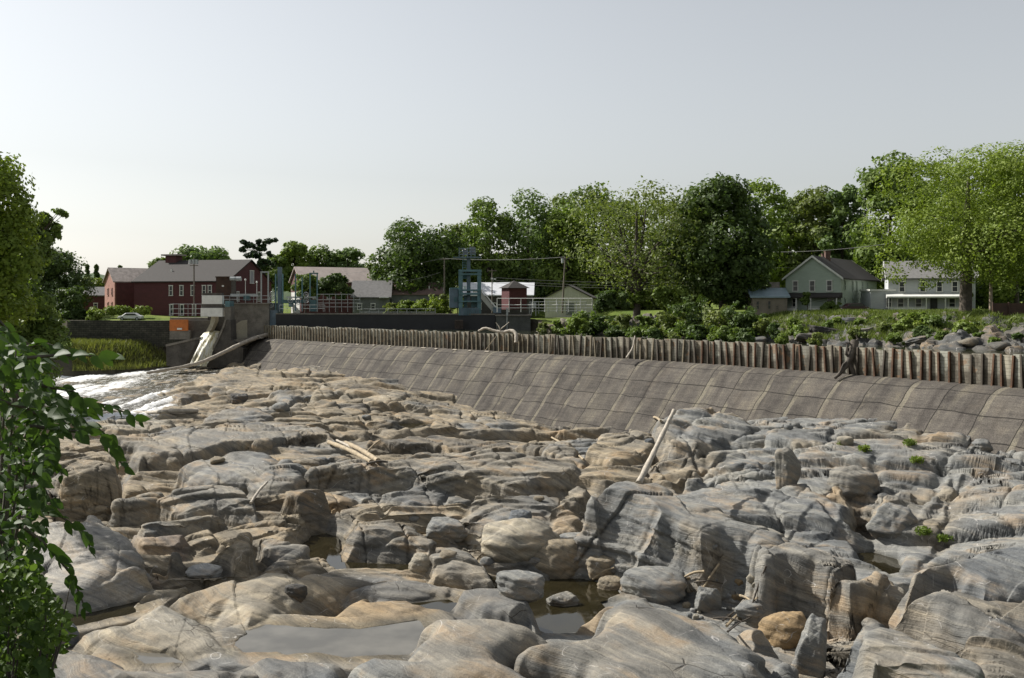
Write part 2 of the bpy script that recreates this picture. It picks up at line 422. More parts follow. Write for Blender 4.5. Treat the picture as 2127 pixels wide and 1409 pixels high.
# slab: (tile, height of its front edge over the bed, back tilt, side roll, edge radius, wall steepness, tint, outline of its TOP in tile pixels)
SLABS = [
 # ---- far left shelf under the dam
 (2, .5, .03, 0, .4, 1.5, 'T', [(-500, 120), (-60, 90), (160, 130), (620, 215), (560, 290), (100, 300), (-300, 260)]),
 (2, .6, .05, 0, .4, 2, 'L', [(460, 345), (640, 235), (700, 330), (480, 365)]),
 (2, .8, .05, 0, .4, 2, 'B', [(150, 300), (280, 245), (430, 320), (300, 375)]),
 (2, .6, .03, 0, .3, 2.5, 'L', [(740, 350), (830, 300), (1100, 305), (1320, 315), (1120, 400), (980, 370)]),
 (2, .4, .03, 0, .3, 2, 'D', [(640, 215), (900, 235), (1130, 280), (1100, 310), (720, 290)]),
 (2, .5, .04, 0, .4, 2, 'T', [(330, 420), (800, 370), (1000, 470), (860, 520), (560, 530), (420, 480)]),
 (2, 1.0, .10, .05, .5, 2, 'T', [(1000, 560), (1250, 420), (1480, 365), (1700, 400), (1960, 590), (1850, 620), (1700, 575), (1500, 520), (1250, 575)]),
 (2, .7, .05, 0, .4, 3, 'B', [(1150, 520), (1300, 465), (1480, 480), (1500, 535), (1250, 550)]),
 (2, .6, .05, 0, .4, 2, 'T', [(560, 560), (820, 530), (960, 570), (930, 660), (720, 660), (640, 610)]),
 (2, 1.5, .02, 0, .35, 4, 'D', [(1000, 640), (1150, 590), (1530, 580), (1900, 605), (2127, 670), (2560, 790), (2500, 810), (2127, 700), (1500, 645), (1200, 655)]),
 (2, 1.6, .08, 0, .5, 3, 'M', [(-180, 690), (60, 640), (250, 600), (600, 620), (710, 650), (520, 560), (100, 520), (-200, 540), (-330, 620)]),
 # ---- left middle
 (1, .6, .05, 0, .3, 3, 'D', [(1340, 330), (1600, 290), (1710, 310), (1500, 350)]),
 (1, 1.0, .10, 0, .4, 3, 'B', [(1650, 500), (1960, 405), (2127, 430), (2250, 500), (2120, 545), (1900, 545)]),
 (1, .8, .05, 0, .4, 2, 'L', [(640, 560), (900, 520), (1150, 500), (1400, 550), (1350, 590), (950, 620), (700, 620)]),
 (1, 1.7, .12, .02, .5, 4, 'M', [(930, 640), (1150, 590), (1400, 570), (1430, 700), (1530, 810), (1400, 800), (1190, 815), (1090, 850), (1000, 760)]),
 (1, 1.7, .12, 0, .6, 4, 'G', [(1400, 560), (1650, 510), (1900, 540), (2127, 545), (2420, 570), (2200, 650), (1900, 665), (1660, 750), (1640, 800), (1535, 810), (1430, 700)]),
 (1, 3.3, .14, .03, .5, 5, 'T', [(455, 690), (800, 700), (890, 820), (900, 930), (720, 960), (560, 960), (500, 880), (450, 780)]),
 (1, 1.0, .25, 0, .5, 2.5, 'W', [(260, 910), (420, 870), (440, 980), (300, 1000)]),
 (1, .9, .22, .06, .8, 2, 'G', [(1490, 880), (1800, 820), (1950, 770), (2200, 790), (2520, 900), (2480, 1000), (2200, 1160), (2090, 1170), (1960, 1060), (1500, 1090), (1540, 960)]),
 (1, 1.3, .20, .04, .5, 4, 'G', [(1340, 1140), (1580, 1090), (1960, 1060), (2080, 1190), (2040, 1270), (1700, 1230), (1500, 1290), (1365, 1250)]),
 (1, 1.6, .10, 0, .35, 5, 'M', [(1000, 1180), (1300, 1140), (1345, 1150), (1350, 1185), (1180, 1195), (1020, 1205)]),
 (1, .5, .15, 0, .3, 3, 'T', [(1000, 1065), (1150, 1055), (1220, 1130), (1010, 1130)]),
 # ---- white slab and what stands behind it
 (5, .55, .2, -.02, 1.0, 1.6, 'W', [(60, 110), (400, 80), (640, 60), (760, 15), (900, 20), (1020, 130), (1090, 180), (1200, 330), (1215, 440), (1150, 590), (900, 660), (720, 750), (400, 830), (200, 800), (120, 500), (60, 300)]),
 (5, .6, .3, 0, .4, 3, 'L', [(1250, 470), (1200, 540), (950, 670), (740, 740), (900, 640), (1100, 500), (1200, 440)]),
 (5, 1.0, .06, .03, .3, 4, 'M', [(1110, 125), (1340, 85), (1800, 15), (1800, 60), (1350, 150), (1180, 160)]),
 (5, .8, .15, 0, .4, 3, 'P', [(1080, 180), (1480, 190), (1440, 270), (1200, 275)]),
 (5, 2.0, .10, .02, .5, 5, 'T', [(1480, 210), (1760, 175), (2080, 190), (2010, 330), (1760, 280), (1600, 225)]),
 (5, 1.2, .06, 0, .25, 5, 'M', [(1430, 345), (1640, 305), (1660, 340), (1440, 410)]),
 (5, .5, .25, 0, .3, 3, 'P', [(1230, 570), (1320, 490), (1370, 560), (1240, 610)]),
 (5, .45, .08, 0, .35, 3, 'L', [(920, 775), (1050, 710), (1300, 625), (1560, 590), (1400, 655), (1200, 725), (1000, 775)]),
 (5, .25, .06, 0, 1.8, .5, 'L', [(560, 930), (1000, 870), (1280, 690), (1500, 730), (1780, 850), (1900, 1000), (2000, 1190), (1450, 1230), (1100, 1160), (860, 1110), (620, 1060)]),
 (5, .5, .06, 0, 1.4, .6, 'L', [(1280, 690), (1600, 600), (2127, 470), (2400, 490), (2700, 560), (2560, 700), (2400, 800), (2127, 930), (1900, 1010), (1780, 850), (1500, 730)]),
 (5, .55, .06, 0, 1.0, .9, 'B', [(330, 1250), (450, 1130), (700, 1100), (900, 1120), (1150, 1260), (1400, 1290), (2127, 1180), (2300, 1140), (2500, 1150), (2860, 1215), (2880, 1500), (330, 1500)]),
 (5, .8, .10, 0, .8, 1.3, 'B', [(820, 1290), (960, 1205), (1090, 1290), (1180, 1400), (820, 1400)]),
 (5, .6, .10, 0, .6, 1.5, 'O', [(1880, 1420), (2020, 1250), (2120, 1245), (2230, 1330), (2280, 1430)]),
 # ---- middle
 (2, 1.4, .09, .01, .6, 4, 'M', [(480, 940), (700, 840), (900, 855), (1140, 860), (1400, 800), (1700, 780), (2127, 790), (2500, 830), (2780, 900), (2650, 970), (2300, 1030), (1800, 1000), (1650, 985), (1100, 940), (690, 925)]),
 (2, .5, .12, .03, .4, 3, 'T', [(200, 1060), (270, 890), (600, 830), (520, 900), (470, 980), (260, 1050)]),
 (2, 2.2, .15, .03, .6, 5, 'D', [(240, 1090), (350, 1045), (640, 1060), (540, 1150), (390, 1140), (280, 1120)]),
 (2, .6, .15, 0, .5, 2.5, 'O', [(530, 1150), (650, 1115), (860, 1170), (800, 1230), (640, 1250)]),
 (2, .8, .15, .02, .5, 3, 'B', [(1060, 1120), (1400, 1060), (1720, 1080), (1640, 1130), (1530, 1215), (1260, 1230), (1180, 1160)]),
 (2, .6, .15, 0, .4, 3, 'G', [(1560, 1215), (1640, 1125), (1870, 1180), (1720, 1240)]),
 (2, .9, .14, .02, .5, 3, 'M', [(1690, 1300), (1900, 1190), (2300, 1130), (2540, 1130), (2560, 1260), (2380, 1380), (2127, 1440), (1760, 1360)]),
 (2, .7, .15, 0, .4, 3, 'G', [(610, 1300), (850, 1240), (1090, 1260), (1110, 1330), (860, 1370), (680, 1350)]),
 (6, 1.1, .20, 0, .5, 4, 'G', [(0, 200), (260, 205), (470, 265), (470, 340), (250, 390), (120, 340), (40, 280)]),
 (6, 1.5, .13, .02, .6, 4, 'M', [(740, 250), (800, 70), (1130, 40), (1420, 165), (1460, 215), (1400, 300), (1380, 360), (1180, 350), (1000, 310), (900, 265)]),
 (6, .8, .15, 0, .4, 3, 'G', [(640, 40), (840, 20), (860, 70), (700, 120), (640, 100)]),
 (6, .6, .10, 0, .6, 2, 'T', [(40, 480), (230, 400), (560, 400), (600, 470), (560, 515), (300, 500), (200, 570), (60, 530)]),
 (6, .5, .06, 0, .8, 1.2, 'T', [(180, 580), (500, 490), (620, 530), (980, 560), (1160, 525), (1150, 560), (880, 640), (640, 720), (560, 800), (400, 840), (240, 720)]),
 (6, .5, .10, 0, .9, 1.2, 'O', [(560, 830), (980, 650), (1040, 700), (1340, 700), (1560, 800), (1380, 860), (1200, 900), (900, 925), (400, 890)]),
 (6, .8, .12, 0, .5, 2, 'B', [(760, 640), (1000, 580), (1380, 555), (1700, 600), (1660, 680), (1540, 660), (1330, 695), (1000, 690)]),
 (6, .9, .15, .02, .5, 2, 'B', [(1720, 620), (2127, 600), (2300, 760), (2360, 900), (2127, 850), (1860, 830), (1720, 730)]),
 (6, .9, .2, 0, .4, 3, 'G', [(1440, 380), (1700, 340), (1860, 400), (2030, 540), (1900, 590), (1700, 530), (1480, 530)]),
 (6, .6, .15, 0, .3, 3, 'L', [(1510, 335), (1620, 270), (1850, 330), (1730, 400), (1560, 370)]),
 (7, .7, .09, -.02, 1.2, 1.2, 'G', [(-720, 860), (-200, 835), (100, 890), (430, 1030), (200, 1090), (120, 1200), (320, 1340), (560, 1480), (-1160, 1480), (-1290, 1340), (-1260, 1290), (-1000, 1150), (-700, 1160), (-660, 1010)]),
 (7, .9, .10, -.01, .9, 1.6, 'G', [(740, 960), (890, 905), (900, 800), (745, 760), (1050, 695), (1200, 715), (1500, 810), (1800, 900), (2000, 1030), (2127, 1060), (2160, 1200), (2200, 1480), (690, 1480), (680, 1260), (215, 1180), (210, 1095), (380, 1040)]),
 (7, 1.2, .16, 0, .4, 1.6, 'O', [(740, 770), (1050, 690), (1220, 715), (1000, 770), (890, 800)]),
 # ---- great central rock
 (3, 1.5, .20, .10, .6, 2, 'T', [(410, 990), (560, 830), (660, 790), (720, 850), (640, 960), (560, 945)]),
 (3, .6, .06, 0, .4, 2.5, 'T', [(700, 680), (1200, 600), (1220, 780), (1000, 770), (820, 790), (650, 760)]),
 (3, 3.4, .10, -.14, .8, 4.5, 'G', [(680, 900), (820, 795), (1000, 775), (1130, 815), (1300, 810), (1450, 900), (1650, 950), (2127, 1150), (2560, 1350), (2480, 1370), (2127, 1265), (1850, 1180), (1650, 1190), (1500, 1130), (1340, 1060), (1160, 1010), (820, 965)]),
 (7, .7, .2, .1, .5, 2.0, 'O', [(350, 90), (470, 0), (570, -80), (650, 60), (620, 150), (450, 160)]),
 (7, .5, .1, .0, .5, 2, 'T', [(640, 120), (700, 60), (820, 250), (840, 380), (790, 390), (740, 250)]),
 (3, 1.1, .15, 0, .6, 3, 'T', [(720, 490), (860, 400), (1100, 380), (1250, 430), (1210, 530), (1060, 610), (890, 640)]),
 (3, .8, .12, .05, .4, 3, 'M', [(370, 560), (430, 470), (560, 480), (720, 640), (700, 690), (560, 620), (450, 590)]),
 (3, 1.4, .2, -.05, .5, 3, 'G', [(1260, 300), (1480, 215), (1640, 170), (1830, 220), (2127, 330), (1950, 420), (1700, 470), (1600, 500), (1420, 480), (1330, 390)]),
 (3, 1.9, .16, -.13, .6, 3.5, 'G', [(1500, 590), (1900, 435), (2300, 520), (2480, 640), (2420, 860), (2350, 1000), (2127, 1010), (1900, 970), (1750, 900), (1650, 690), (1560, 660)]),
 (3, .9, .12, 0, .4, 3, 'O', [(1240, 700), (1400, 640), (1560, 680), (1640, 760), (1720, 860), (1500, 870), (1420, 790), (1290, 780)]),
 (3, .6, .05, -.15, .4, 2.5, 'T', [(1660, 960), (1760, 940), (2127, 1040), (2500, 1220), (2640, 1340), (2300, 1260), (2000, 1140)]),
 # ---- right
 (4, 1.5, .25, -.05, .5, 3, 'G', [(640, 400), (900, 300), (1130, 320), (1250, 480), (1160, 640), (1080, 690), (900, 650), (780, 590), (650, 520)]),
 (4, 1.5, .10, -.08, .35, 5, 'T', [(1100, 350), (1260, 330), (1400, 370), (1700, 490), (1560, 520), (1260, 485)]),
 (4, .8, .12, -.05, .4, 3, 'G', [(60, 370), (300, 350), (500, 370), (620, 420), (500, 500), (300, 480), (100, 440)]),
 (4, 1.5, .16, -.10, .5, 4, 'B', [(1000, 830), (1200, 720), (1400, 660), (1600, 690), (1740, 760), (1480, 790), (1300, 870), (1260, 910)]),
 (4, .9, .08, -.12, .3, 4, 'M', [(1600, 680), (1750, 740), (1950, 790), (2200, 890), (2200, 930), (1900, 830), (1750, 780)]),
 (4, 2.0, .08, -.12, .5, 3, 'M', [(1230, 1090), (1420, 950), (1750, 860), (2050, 970), (2240, 1070), (2080, 1060), (1880, 1030), (1680, 1000), (1500, 1040), (1390, 1100)]),
 (4, .5, .12, -.05, .4, 3, 'G', [(260, 900), (600, 945), (960, 985), (900, 1150), (760, 1220), (740, 1320), (600, 1250), (450, 1140), (280, 990)]),
 (4, .5, .12, -.06, .3, 3, 'G', [(0, 1110), (130, 1070), (300, 1130), (480, 1220), (700, 1330), (400, 1320), (150, 1250)]),
 (4, 1.2, .15, -.06, .4, 4, 'G', [(880, 1190), (920, 1010), (1130, 1070), (1235, 1100), (1285, 1190), (1080, 1235)]),
 (8, 3.2, .14, -.06, .35, 6, 'M', [(-20, 365), (0, 250), (300, 240), (500, 325), (780, 430), (740, 475), (520, 480), (380, 395), (200, 345)]),
 (8, 3.4, .08, -.02, .4, 6, 'M', [(520, 535), (800, 470), (1040, 500), (820, 555), (720, 570), (620, 545)]),
 (8, 2.4, .10, -.06, .5, 5, 'G', [(720, 600), (900, 555), (1060, 540), (1165, 610), (1225, 690), (1100, 675), (900, 640), (800, 595)]),
 (8, 1.5, .26, -.04, .8, 2.5, 'B', [(1140, 550), (1230, 450), (1480, 390), (1850, 270), (2127, 230), (2600, 210), (2600, 640), (2050, 640), (1780, 640), (1480, 490), (1300, 510)]),
 (8, 1.5, .34, -.06, .9, 2.2, 'M', [(1200, 650), (1500, 570), (1800, 650), (2127, 690), (2600, 690), (2600, 1100), (2127, 1100), (1800, 1050), (1720, 950), (1550, 880), (1400, 800)]),
 (8, 1.0, .3, -.1, .6, 2.5, 'T', [(1570, 1110), (1680, 1010), (1900, 1110), (2200, 1250), (2600, 1300), (2600, 1500), (1900, 1500), (1760, 1250)]),
 (8, 2.2, .20, -.04, .5, 5, 'G', [(800, 1110), (970, 905), (1150, 960), (1500, 1090), (1750, 1220), (1920, 1400), (1240, 1400), (1210, 1290), (920, 1180), (820, 1220)]),
 (8, 1.8, .25, -.02, .4, 5, 'B', [(570, 1060), (700, 930), (820, 860), (960, 910), (800, 1090), (770, 1190), (700, 1120)]),
 (8, .6, .08, 0, .8, 2, 'G', [(-300, 900), (30, 900), (80, 1040), (280, 1170), (280, 1300), (90, 1330), (-60, 1200)]),
]
# water surfaces: (name, height, outline in tile pixels)
POOLS = [
 ('foreground', 6, .72, [(-40, 1050), (160, 955), (500, 965), (850, 985), (1220, 935), (1370, 905), (1500, 1100), (1380, 1185), (780, 1205), (450, 1155), (-60, 1175), (-120, 1120)]),
 ('left edge', 5, .10, [(340, 900), (640, 850), (920, 780), (1180, 740), (1080, 830), (640, 930), (380, 960), (200, 960)]),
 ('middle', 6, -.05, [(470, 210), (640, 180), (740, 260), (760, 420), (1300, 440), (1480, 500), (1400, 580), (1130, 560), (740, 540), (600, 420), (400, 400), (330, 400)]),
 ('dark', 7, -.34, [(-60, 560), (360, 560), (660, 560), (1000, 600), (1040, 690), (760, 750), (900, 900), (660, 980), (430, 1020), (290, 960), (-20, 760)]),
 ('little', 6, .45, [(1300, 760), (1640, 735), (1730, 790), (1700, 840), (1560, 830)]),
 ('back', 2, 1.0, [(980, 790), (1250, 780), (1500, 775), (1300, 800), (1050, 840), (960, 830)]),
 ('right', 8, .55, [(740, 350), (900, 330), (1080, 390), (1130, 500), (1060, 540), (1000, 480), (800, 440)]),
 ('low gap', 8, .1, [(60, 1310), (270, 1240), (290, 1400), (40, 1400)]),
 ('shelf', 2, 2.3, [(1160, 555), (1500, 545), (1500, 590), (1200, 610)]),
 ('shallow', 5, .72, [(1090, 1165), (1330, 1180), (1460, 1240), (1200, 1250)]),
]
PITS = [  # carved hollows (tile, floor height, outline)
 (4, 3.0, [(1740, 690), (1790, 625), (1940, 640), (1950, 790), (1830, 790)]),
 (8, .2, [(750, 215), (870, 230), (880, 350), (760, 350)]),
 (7, -.2, [(200, 1110), (240, 1080), (420, 1200), (680, 1245), (660, 1330), (420, 1290), (230, 1210)]),
 (1, -.6, [(300, 1060), (1000, 1080), (1010, 1330), (640, 1290), (300, 1250)]),
 (5, -.1, [(1380, 470), (1440, 400), (1760, 340), (1900, 480), (1780, 520), (1500, 530)]),
 (3, 2.0, [(1430, 880), (1520, 860), (1540, 930), (1460, 930)]),
]

def top_plane(tile, h, tilt, roll, poly):
    pts = [tp(tile, p) for p in poly]
    i0 = max(range(len(pts)), key=lambda i: pts[i][1])
    z = 1.0
    for _ in range(8):
        z = float(base_z(*PZ(*pts[i0], z)[:2])) + h
    q = PZ(*pts[i0], z)
    out = []
    for px, py in pts:      # ray / plane
        dx, dz = (px - CX) / F, -(py - HY) / F
        # EYE + dz*Y = z + tilt*(Y-q.y) + roll*(dx*Y-q.x)
        Y = (z - tilt * q.y - roll * q.x - EYE) / (dz - tilt - roll * dx)
        if Y < 0: Y = 999
        Y = min(max(Y, q.y * .8), q.y * 1.35)
        out.append((dx * Y, Y))
    return np.array(out), (z - tilt * q.y - roll * q.x, roll, tilt)

NC, ND, NR = 1340, 1900, 1150
_u = np.linspace(-.70, .78, NC)
_yd = np.exp(np.linspace(math.log(28), math.log(184), ND))
U, YD = np.meshgrid(_u, _yd, indexing='ij')
XD = U * YD
H = base_z(XD, YD)
wx = perlin(XD * .30, YD * .45, 1.3) * .8 + perlin(XD * 1.4, YD * 1.4, 8.1) * .20
wy = perlin(XD * .30, YD * .45, 31.7) * .7 + perlin(XD * 1.4, YD * 1.4, 47.2) * .20
XW, YW = XD + wx, YD + wy
big = fbm(XD * .16, YD * .2, 4.4, 4)
# shelves: the bed breaks down in flat plates, drawn out along the strike of the layers
rr = np.clip((XD - 2) / 30, 0, 1)
px_ = XD * np.cos(.55 * rr) - YD * np.sin(.55 * rr); py_ = XD * np.sin(.55 * rr) + YD * np.cos(.55 * rr)
smooth_fg = sstep(54, 47, YD) * sstep(22, 6, XD)
def stair(h, step, e):
    q = h / step; i = np.floor(q); return (i + sstep(.5 - e, .5 + e, q - i)) * step
def ledges(u, v, P, A, seed, wl, front=.10, back=.45):
    """long overlapping beds: a steep front towards the river, a gently sloping top, pinching out along the strike"""
    q = v / P + perlin(u * wl, v * wl * 1.5, seed) * .95 + perlin(u * wl * 3.1, v * wl * 3.5, seed + 9) * .22
    i = np.floor(q); fr = q - i
    amp = np.clip(perlin(u * wl * 1.5 + i * 5.7, i * 3.3, seed + 4) * 1.5 + .55, 0, 1.35)
    return A * amp * sstep(0, front, fr) * (1 - back * fr) * (1 - sstep(.93, 1, fr) * .5)
H = H - .45 + (1 - .85 * smooth_fg) * (ledges(px_, py_, 5.6, 1.25, 3.0, .034, .07, .35) + ledges(px_, py_, 2.3, .5, 17.0, .062, .08, .4)) + big * .15
FINE = ledges(px_, py_, 1.15, .24, 41.0, .11, .09) * (1 - .85 * smooth_fg) + ledges(px_, py_, .5, .08, 61.0, .2, .15) * (1 - .9 * smooth_fg)
H = H + FINE
ID = np.full(H.shape, -1, np.int16); RIM = np.zeros(H.shape, np.float32)

def region(poly, pad):
    x0, y0 = poly.min(0) - pad; x1, y1 = poly.max(0) + pad
    j0, j1 = np.searchsorted(_yd, [y0, y1])
    us = [x0 / y0 if x0 < 0 else x0 / y1, x1 / y0 if x1 > 0 else x1 / y1]
    i0, i1 = np.searchsorted(_u, us)
    return slice(max(i0, 0), max(i1, 0)), slice(max(j0, 0), max(j1, 0))

FILL = []
_fr = random.Random(12)
for _ in range(14):      # smaller plates and blocks between the big ones
    fx, fy = _fr.uniform(-60, 2190), _fr.uniform(800, 1330)
    if fy > 1200 and fx < 1250: continue
    if fx > 1350 and _fr.random() < .55: continue
    sz = _fr.uniform(.6, 1.0) ** 2 * (92 if fy > 900 else 70); asp = _fr.uniform(.2, .42) * (1 + (fy - 900) / 900)
    ang = _fr.uniform(-.15, .2) + (.5 if fx > 1250 else 0)
    n = _fr.randint(5, 8); pl = []
    for i in range(n):
        q = 2 * math.pi * i / n + _fr.uniform(-.25, .25); rad = sz * _fr.uniform(.75, 1.25)
        ex, ey = math.cos(q) * rad * 1.5, math.sin(q) * rad * asp
        pl.append((fx + ex * math.cos(ang) - ey * math.sin(ang), fy + ex * math.sin(ang) * .6 + ey))
    tn = _fr.choice('GGGBMTTML' if fx > 1150 else 'GBMTTLTMD')
    FILL.append((0, _fr.uniform(.05, .5), _fr.uniform(-.04, .26), (_fr.uniform(-.38, .05) if fx > 1150 else _fr.uniform(-.22, .22)), _fr.uniform(.15, .4), _fr.uniform(1.2, 5), tn, pl))
SLABS = FILL + SLABS
for k, (tile, h, tilt, roll, r, steep, tint, poly) in enumerate(SLABS):
    if r < .8: r *= .5; steep *= .95
    P, (a, bx, by) = top_plane(tile, h, tilt, roll, poly)
    s = region(P, 3.5)
    if s[0].start >= s[0].stop or s[1].start >= s[1].stop: continue
    x, y = XW[s], YW[s]
    d = poly_sd(x, y, P)
    top = a + bx * x + by * y + .22 * np.minimum(np.maximum(d, 0), 2.2) ** .5 - .12
    top = top + perlin(x * .22 + k * 3.1, y * .3, k * 1.7) * .24 + perlin(x * .8, y * 1.1, k * 2.7) * .04
    din = np.clip(d, 0, r)
    if r < .8: H[s] = H[s] - .32 * np.exp(-(d / .42) ** 2) * (d < .3)
    top = top + (FINE[s] - .1) * (1.5 if r < .8 else .3)
    top = top - r * (1 - np.sqrt(np.clip(1 - (1 - din / r) ** 2, 0, 1)))
    top = top - np.where(d < 0, -d * steep, 0)
    hi = top > H[s]
    RIM[s] = np.where(hi, np.exp(-np.clip(d, -9, 9) ** 2 / .5) * (d < 1.5), RIM[s] * .9); H[s] = np.where(hi, top, H[s]); ID[s] = np.where(hi, k, ID[s])

_bz = base_z(XD, YD); H = np.where(YD > 84, np.minimum(H, _bz + 1.7), H); del _bz
FLOW = [(-60, 778), (120, 764), (250, 749), (380, 742), (490, 757), (440, 792), (340, 803), (345, 838), (320, 866), (270, 884), (200, 884), (150, 856), (90, 836), (-60, 836)]
FLOW_P = np.array([tuple(PZ(px, py, 3.1 if py < 810 else 2.5))[:2] for px, py in FLOW])
s = region(FLOW_P, 4)
d = poly_sd(XW[s], YW[s], FLOW_P)
lim = base_z(XD[s], YD[s]) - .30 + .55 * fbm(XD[s] * .35, YD[s] * .5, 5.5, 3) + np.clip(-d, 0, 9) * .7
H[s] = np.minimum(H[s], lim)
POOL_GEO = []
for nm, tile, zw, poly in POOLS:
    P = np.array([tuple(PZ(*tp(tile, p), zw))[:2] for p in poly])
    POOL_GEO.append((nm, zw, P))
    s = region(P, 3)
    d = poly_sd(XD[s] + wx[s] * .5, YD[s] + wy[s] * .5, P)
    lim = zw - np.clip(d * .5, -0.0, .35) + np.clip(-d, 0, 9) * 2.2 - .02
    H[s] = np.maximum(H[s], np.where((d < 0) & (d > -2.6), zw + .10 * np.clip(-d, 0, 1.2) - np.clip(-d - 1.6, 0, 9) * 1.5, -99))
    low = lim < H[s]
    H[s] = np.where(low, lim, H[s])
for tile, zp, poly in PITS:
    P = np.array([tuple(PZ(*tp(tile, p), zp))[:2] for p in poly])
    s = region(P, 3)
    d = poly_sd(XW[s], YW[s], P)
    lim = zp + np.clip(-d, 0, 9) * 3.0
    H[s] = np.minimum(H[s], lim)

for _ in range(2): H[1:-1] = (H[:-2] + 2 * H[1:-1] + H[2:]) / 4      # rounds off the sharpest lips
H[:, 1:-1] = (H[:, :-2] + 2 * H[:, 1:-1] + H[:, 2:]) / 4
# spread rows evenly over slopes and steps so that rock faces get as many points as tops
w8 = np.abs(np.diff(H, axis=1)) / YD[:, 1:] + np.diff(YD, axis=1) * (EYE - H[:, 1:]) / YD[:, 1:] ** 2 * 1.0 + 2e-5
_k = np.exp(-.5 * (np.arange(-40, 41) / 16.0) ** 2); _k /= _k.sum()
_wp = np.pad(w8, ((40, 40), (0, 0)), mode='edge'); _ws = np.zeros_like(w8)
for _i, _kk in enumerate(_k): _ws += _kk * _wp[_i:_i + NC]
w8 = _ws
for _ in range(3): w8[:, 1:-1] = (w8[:, :-2] + 2 * w8[:, 1:-1] + w8[:, 2:]) / 4
cum = np.concatenate([np.zeros((NC, 1)), np.cumsum(w8, axis=1)], axis=1)
tot = np.median(cum[:, -1])
XR = np.empty((NC, NR)); YR = np.empty((NC, NR)); ZR = np.empty((NC, NR)); IR = np.empty((NC, NR), np.int16); RR = np.empty((NC, NR), np.float32)
for i in range(NC):
    q = np.linspace(0, cum[i, -1], NR)
    YR[i] = np.interp(q, cum[i], _yd); ZR[i] = np.interp(YR[i], _yd, H[i])
    _q = np.clip(np.searchsorted(_yd, YR[i]), 0, ND - 1); IR[i] = ID[i][_q]; RR[i] = RIM[i][_q]
XR = YR * _u[:, None]
del XD, YD, U, XW, YW, wx, wy, big, w8, cum

# carve bedding ledges, joints and water-worn hollows along the surface normal
def grid_normals(X, Y, Z):
    tu = [np.gradient(q, axis=0) for q in (X, Y, Z)]; tv = [np.gradient(q, axis=1) for q in (X, Y, Z)]
    n = [tu[1] * tv[2] - tu[2] * tv[1], tu[2] * tv[0] - tu[0] * tv[2], tu[0] * tv[1] - tu[1] * tv[0]]
    L = np.sqrt(n[0] ** 2 + n[1] ** 2 + n[2] ** 2) + 1e-12
    sg = np.sign(n[2]); sg[sg == 0] = 1
    return [q / L * sg for q in n]
NX, NY, NZ = grid_normals(XR, YR, ZR)
f32 = lambda a: a.astype(np.float32)
xr, yr, zr = f32(XR), f32(YR), f32(ZR)
fold = perlin(xr * .07, yr * .07, zr * .1) * 1.6 + perlin(xr * .25, yr * .25, zr * .3 + 9) * .35
dip = np.clip((xr + 6) / 40, -.25, .55)                    # beds dip to the right on the right-hand side
S = zr + .22 * yr * .6 + dip * xr * .55 + fold
def layer(s, f, seed):
    q = s * f; i = np.floor(q); fr = q - i
    h0 = _g[(i.astype(np.int32) + seed) & 511, 0]; h1 = _g[(i.astype(np.int32) + 1 + seed) & 511, 0]
    e = sstep(.0, .22, fr)
    return h0 * (1 - e) + h1 * e - .25 * (1 - sstep(0, .10, np.minimum(fr, 1 - fr)))
mod = sstep(-.35, .45, perlin(xr * .13, yr * .13, zr * .2 + 40))
wall = 1 - np.clip(NZ, 0, 1)
led = layer(S, 1.6, 11) * .20 + layer(S + .3 * fold, 5.5, 77) * .07 + layer(S, 12.0, 200) * .022
scal = fbm(xr * .7, yr * .7, zr * .9, 2) * .05 + perlin(xr * 2.6, yr * 2.2, zr * 2.6) * .014 + fbm(xr * 6, yr * 5, zr * 6, 2) * .010
far = np.clip(yr / 60, .7, 2.0)
near_smooth = 1 - .8 * sstep(53, 46, yr) * sstep(16, 4, xr)   # the polished tan floor in the foreground
disp = (led * (.35 + .8 * mod) * (.32 + 1.1 * wall) + scal * (.7 + .5 * wall)) * near_smooth * np.clip(far, .7, 1.35)
ja = xr * .92 + yr * .38 + perlin(xr * .12, yr * .12, 3) * 2.2; jb = -xr * .45 + yr * .9 + perlin(xr * .15, yr * .15, 13) * 2.0
def joint(q, sp, seed, wdt):
    c = q / sp + .35 * perlin(np.floor(q / sp), seed, 0 * q); i = np.floor(c); fr = np.abs(c - i - .5)
    e = (.5 - fr) * sp
    on = _g[(i.astype(np.int32) + seed) & 511, 1] > -.25
    r1 = _g[(i.astype(np.int32) + seed) & 511, 2]; r2 = _g[(i.astype(np.int32) + seed + 7) & 511, 0]
    return np.exp(-(e / wdt) ** 2) * on, r1 + (c - i - .5) * sp * r2 * 2.6
j1, h1_ = joint(ja, 3.4, 31, .11); j2, h2_ = joint(jb, 2.3, 57, .11)
jm = sstep(-.1, .25, perlin(xr * .11, yr * .11, 21.0))
disp = disp - (j1 * .22 + j2 * .18) * jm * near_smooth ** 3 + (h1_ * .075 + h2_ * .07) * (.2 + .6 * jm) * near_smooth
XR += NX * disp; YR += NY * disp; ZR += NZ * disp

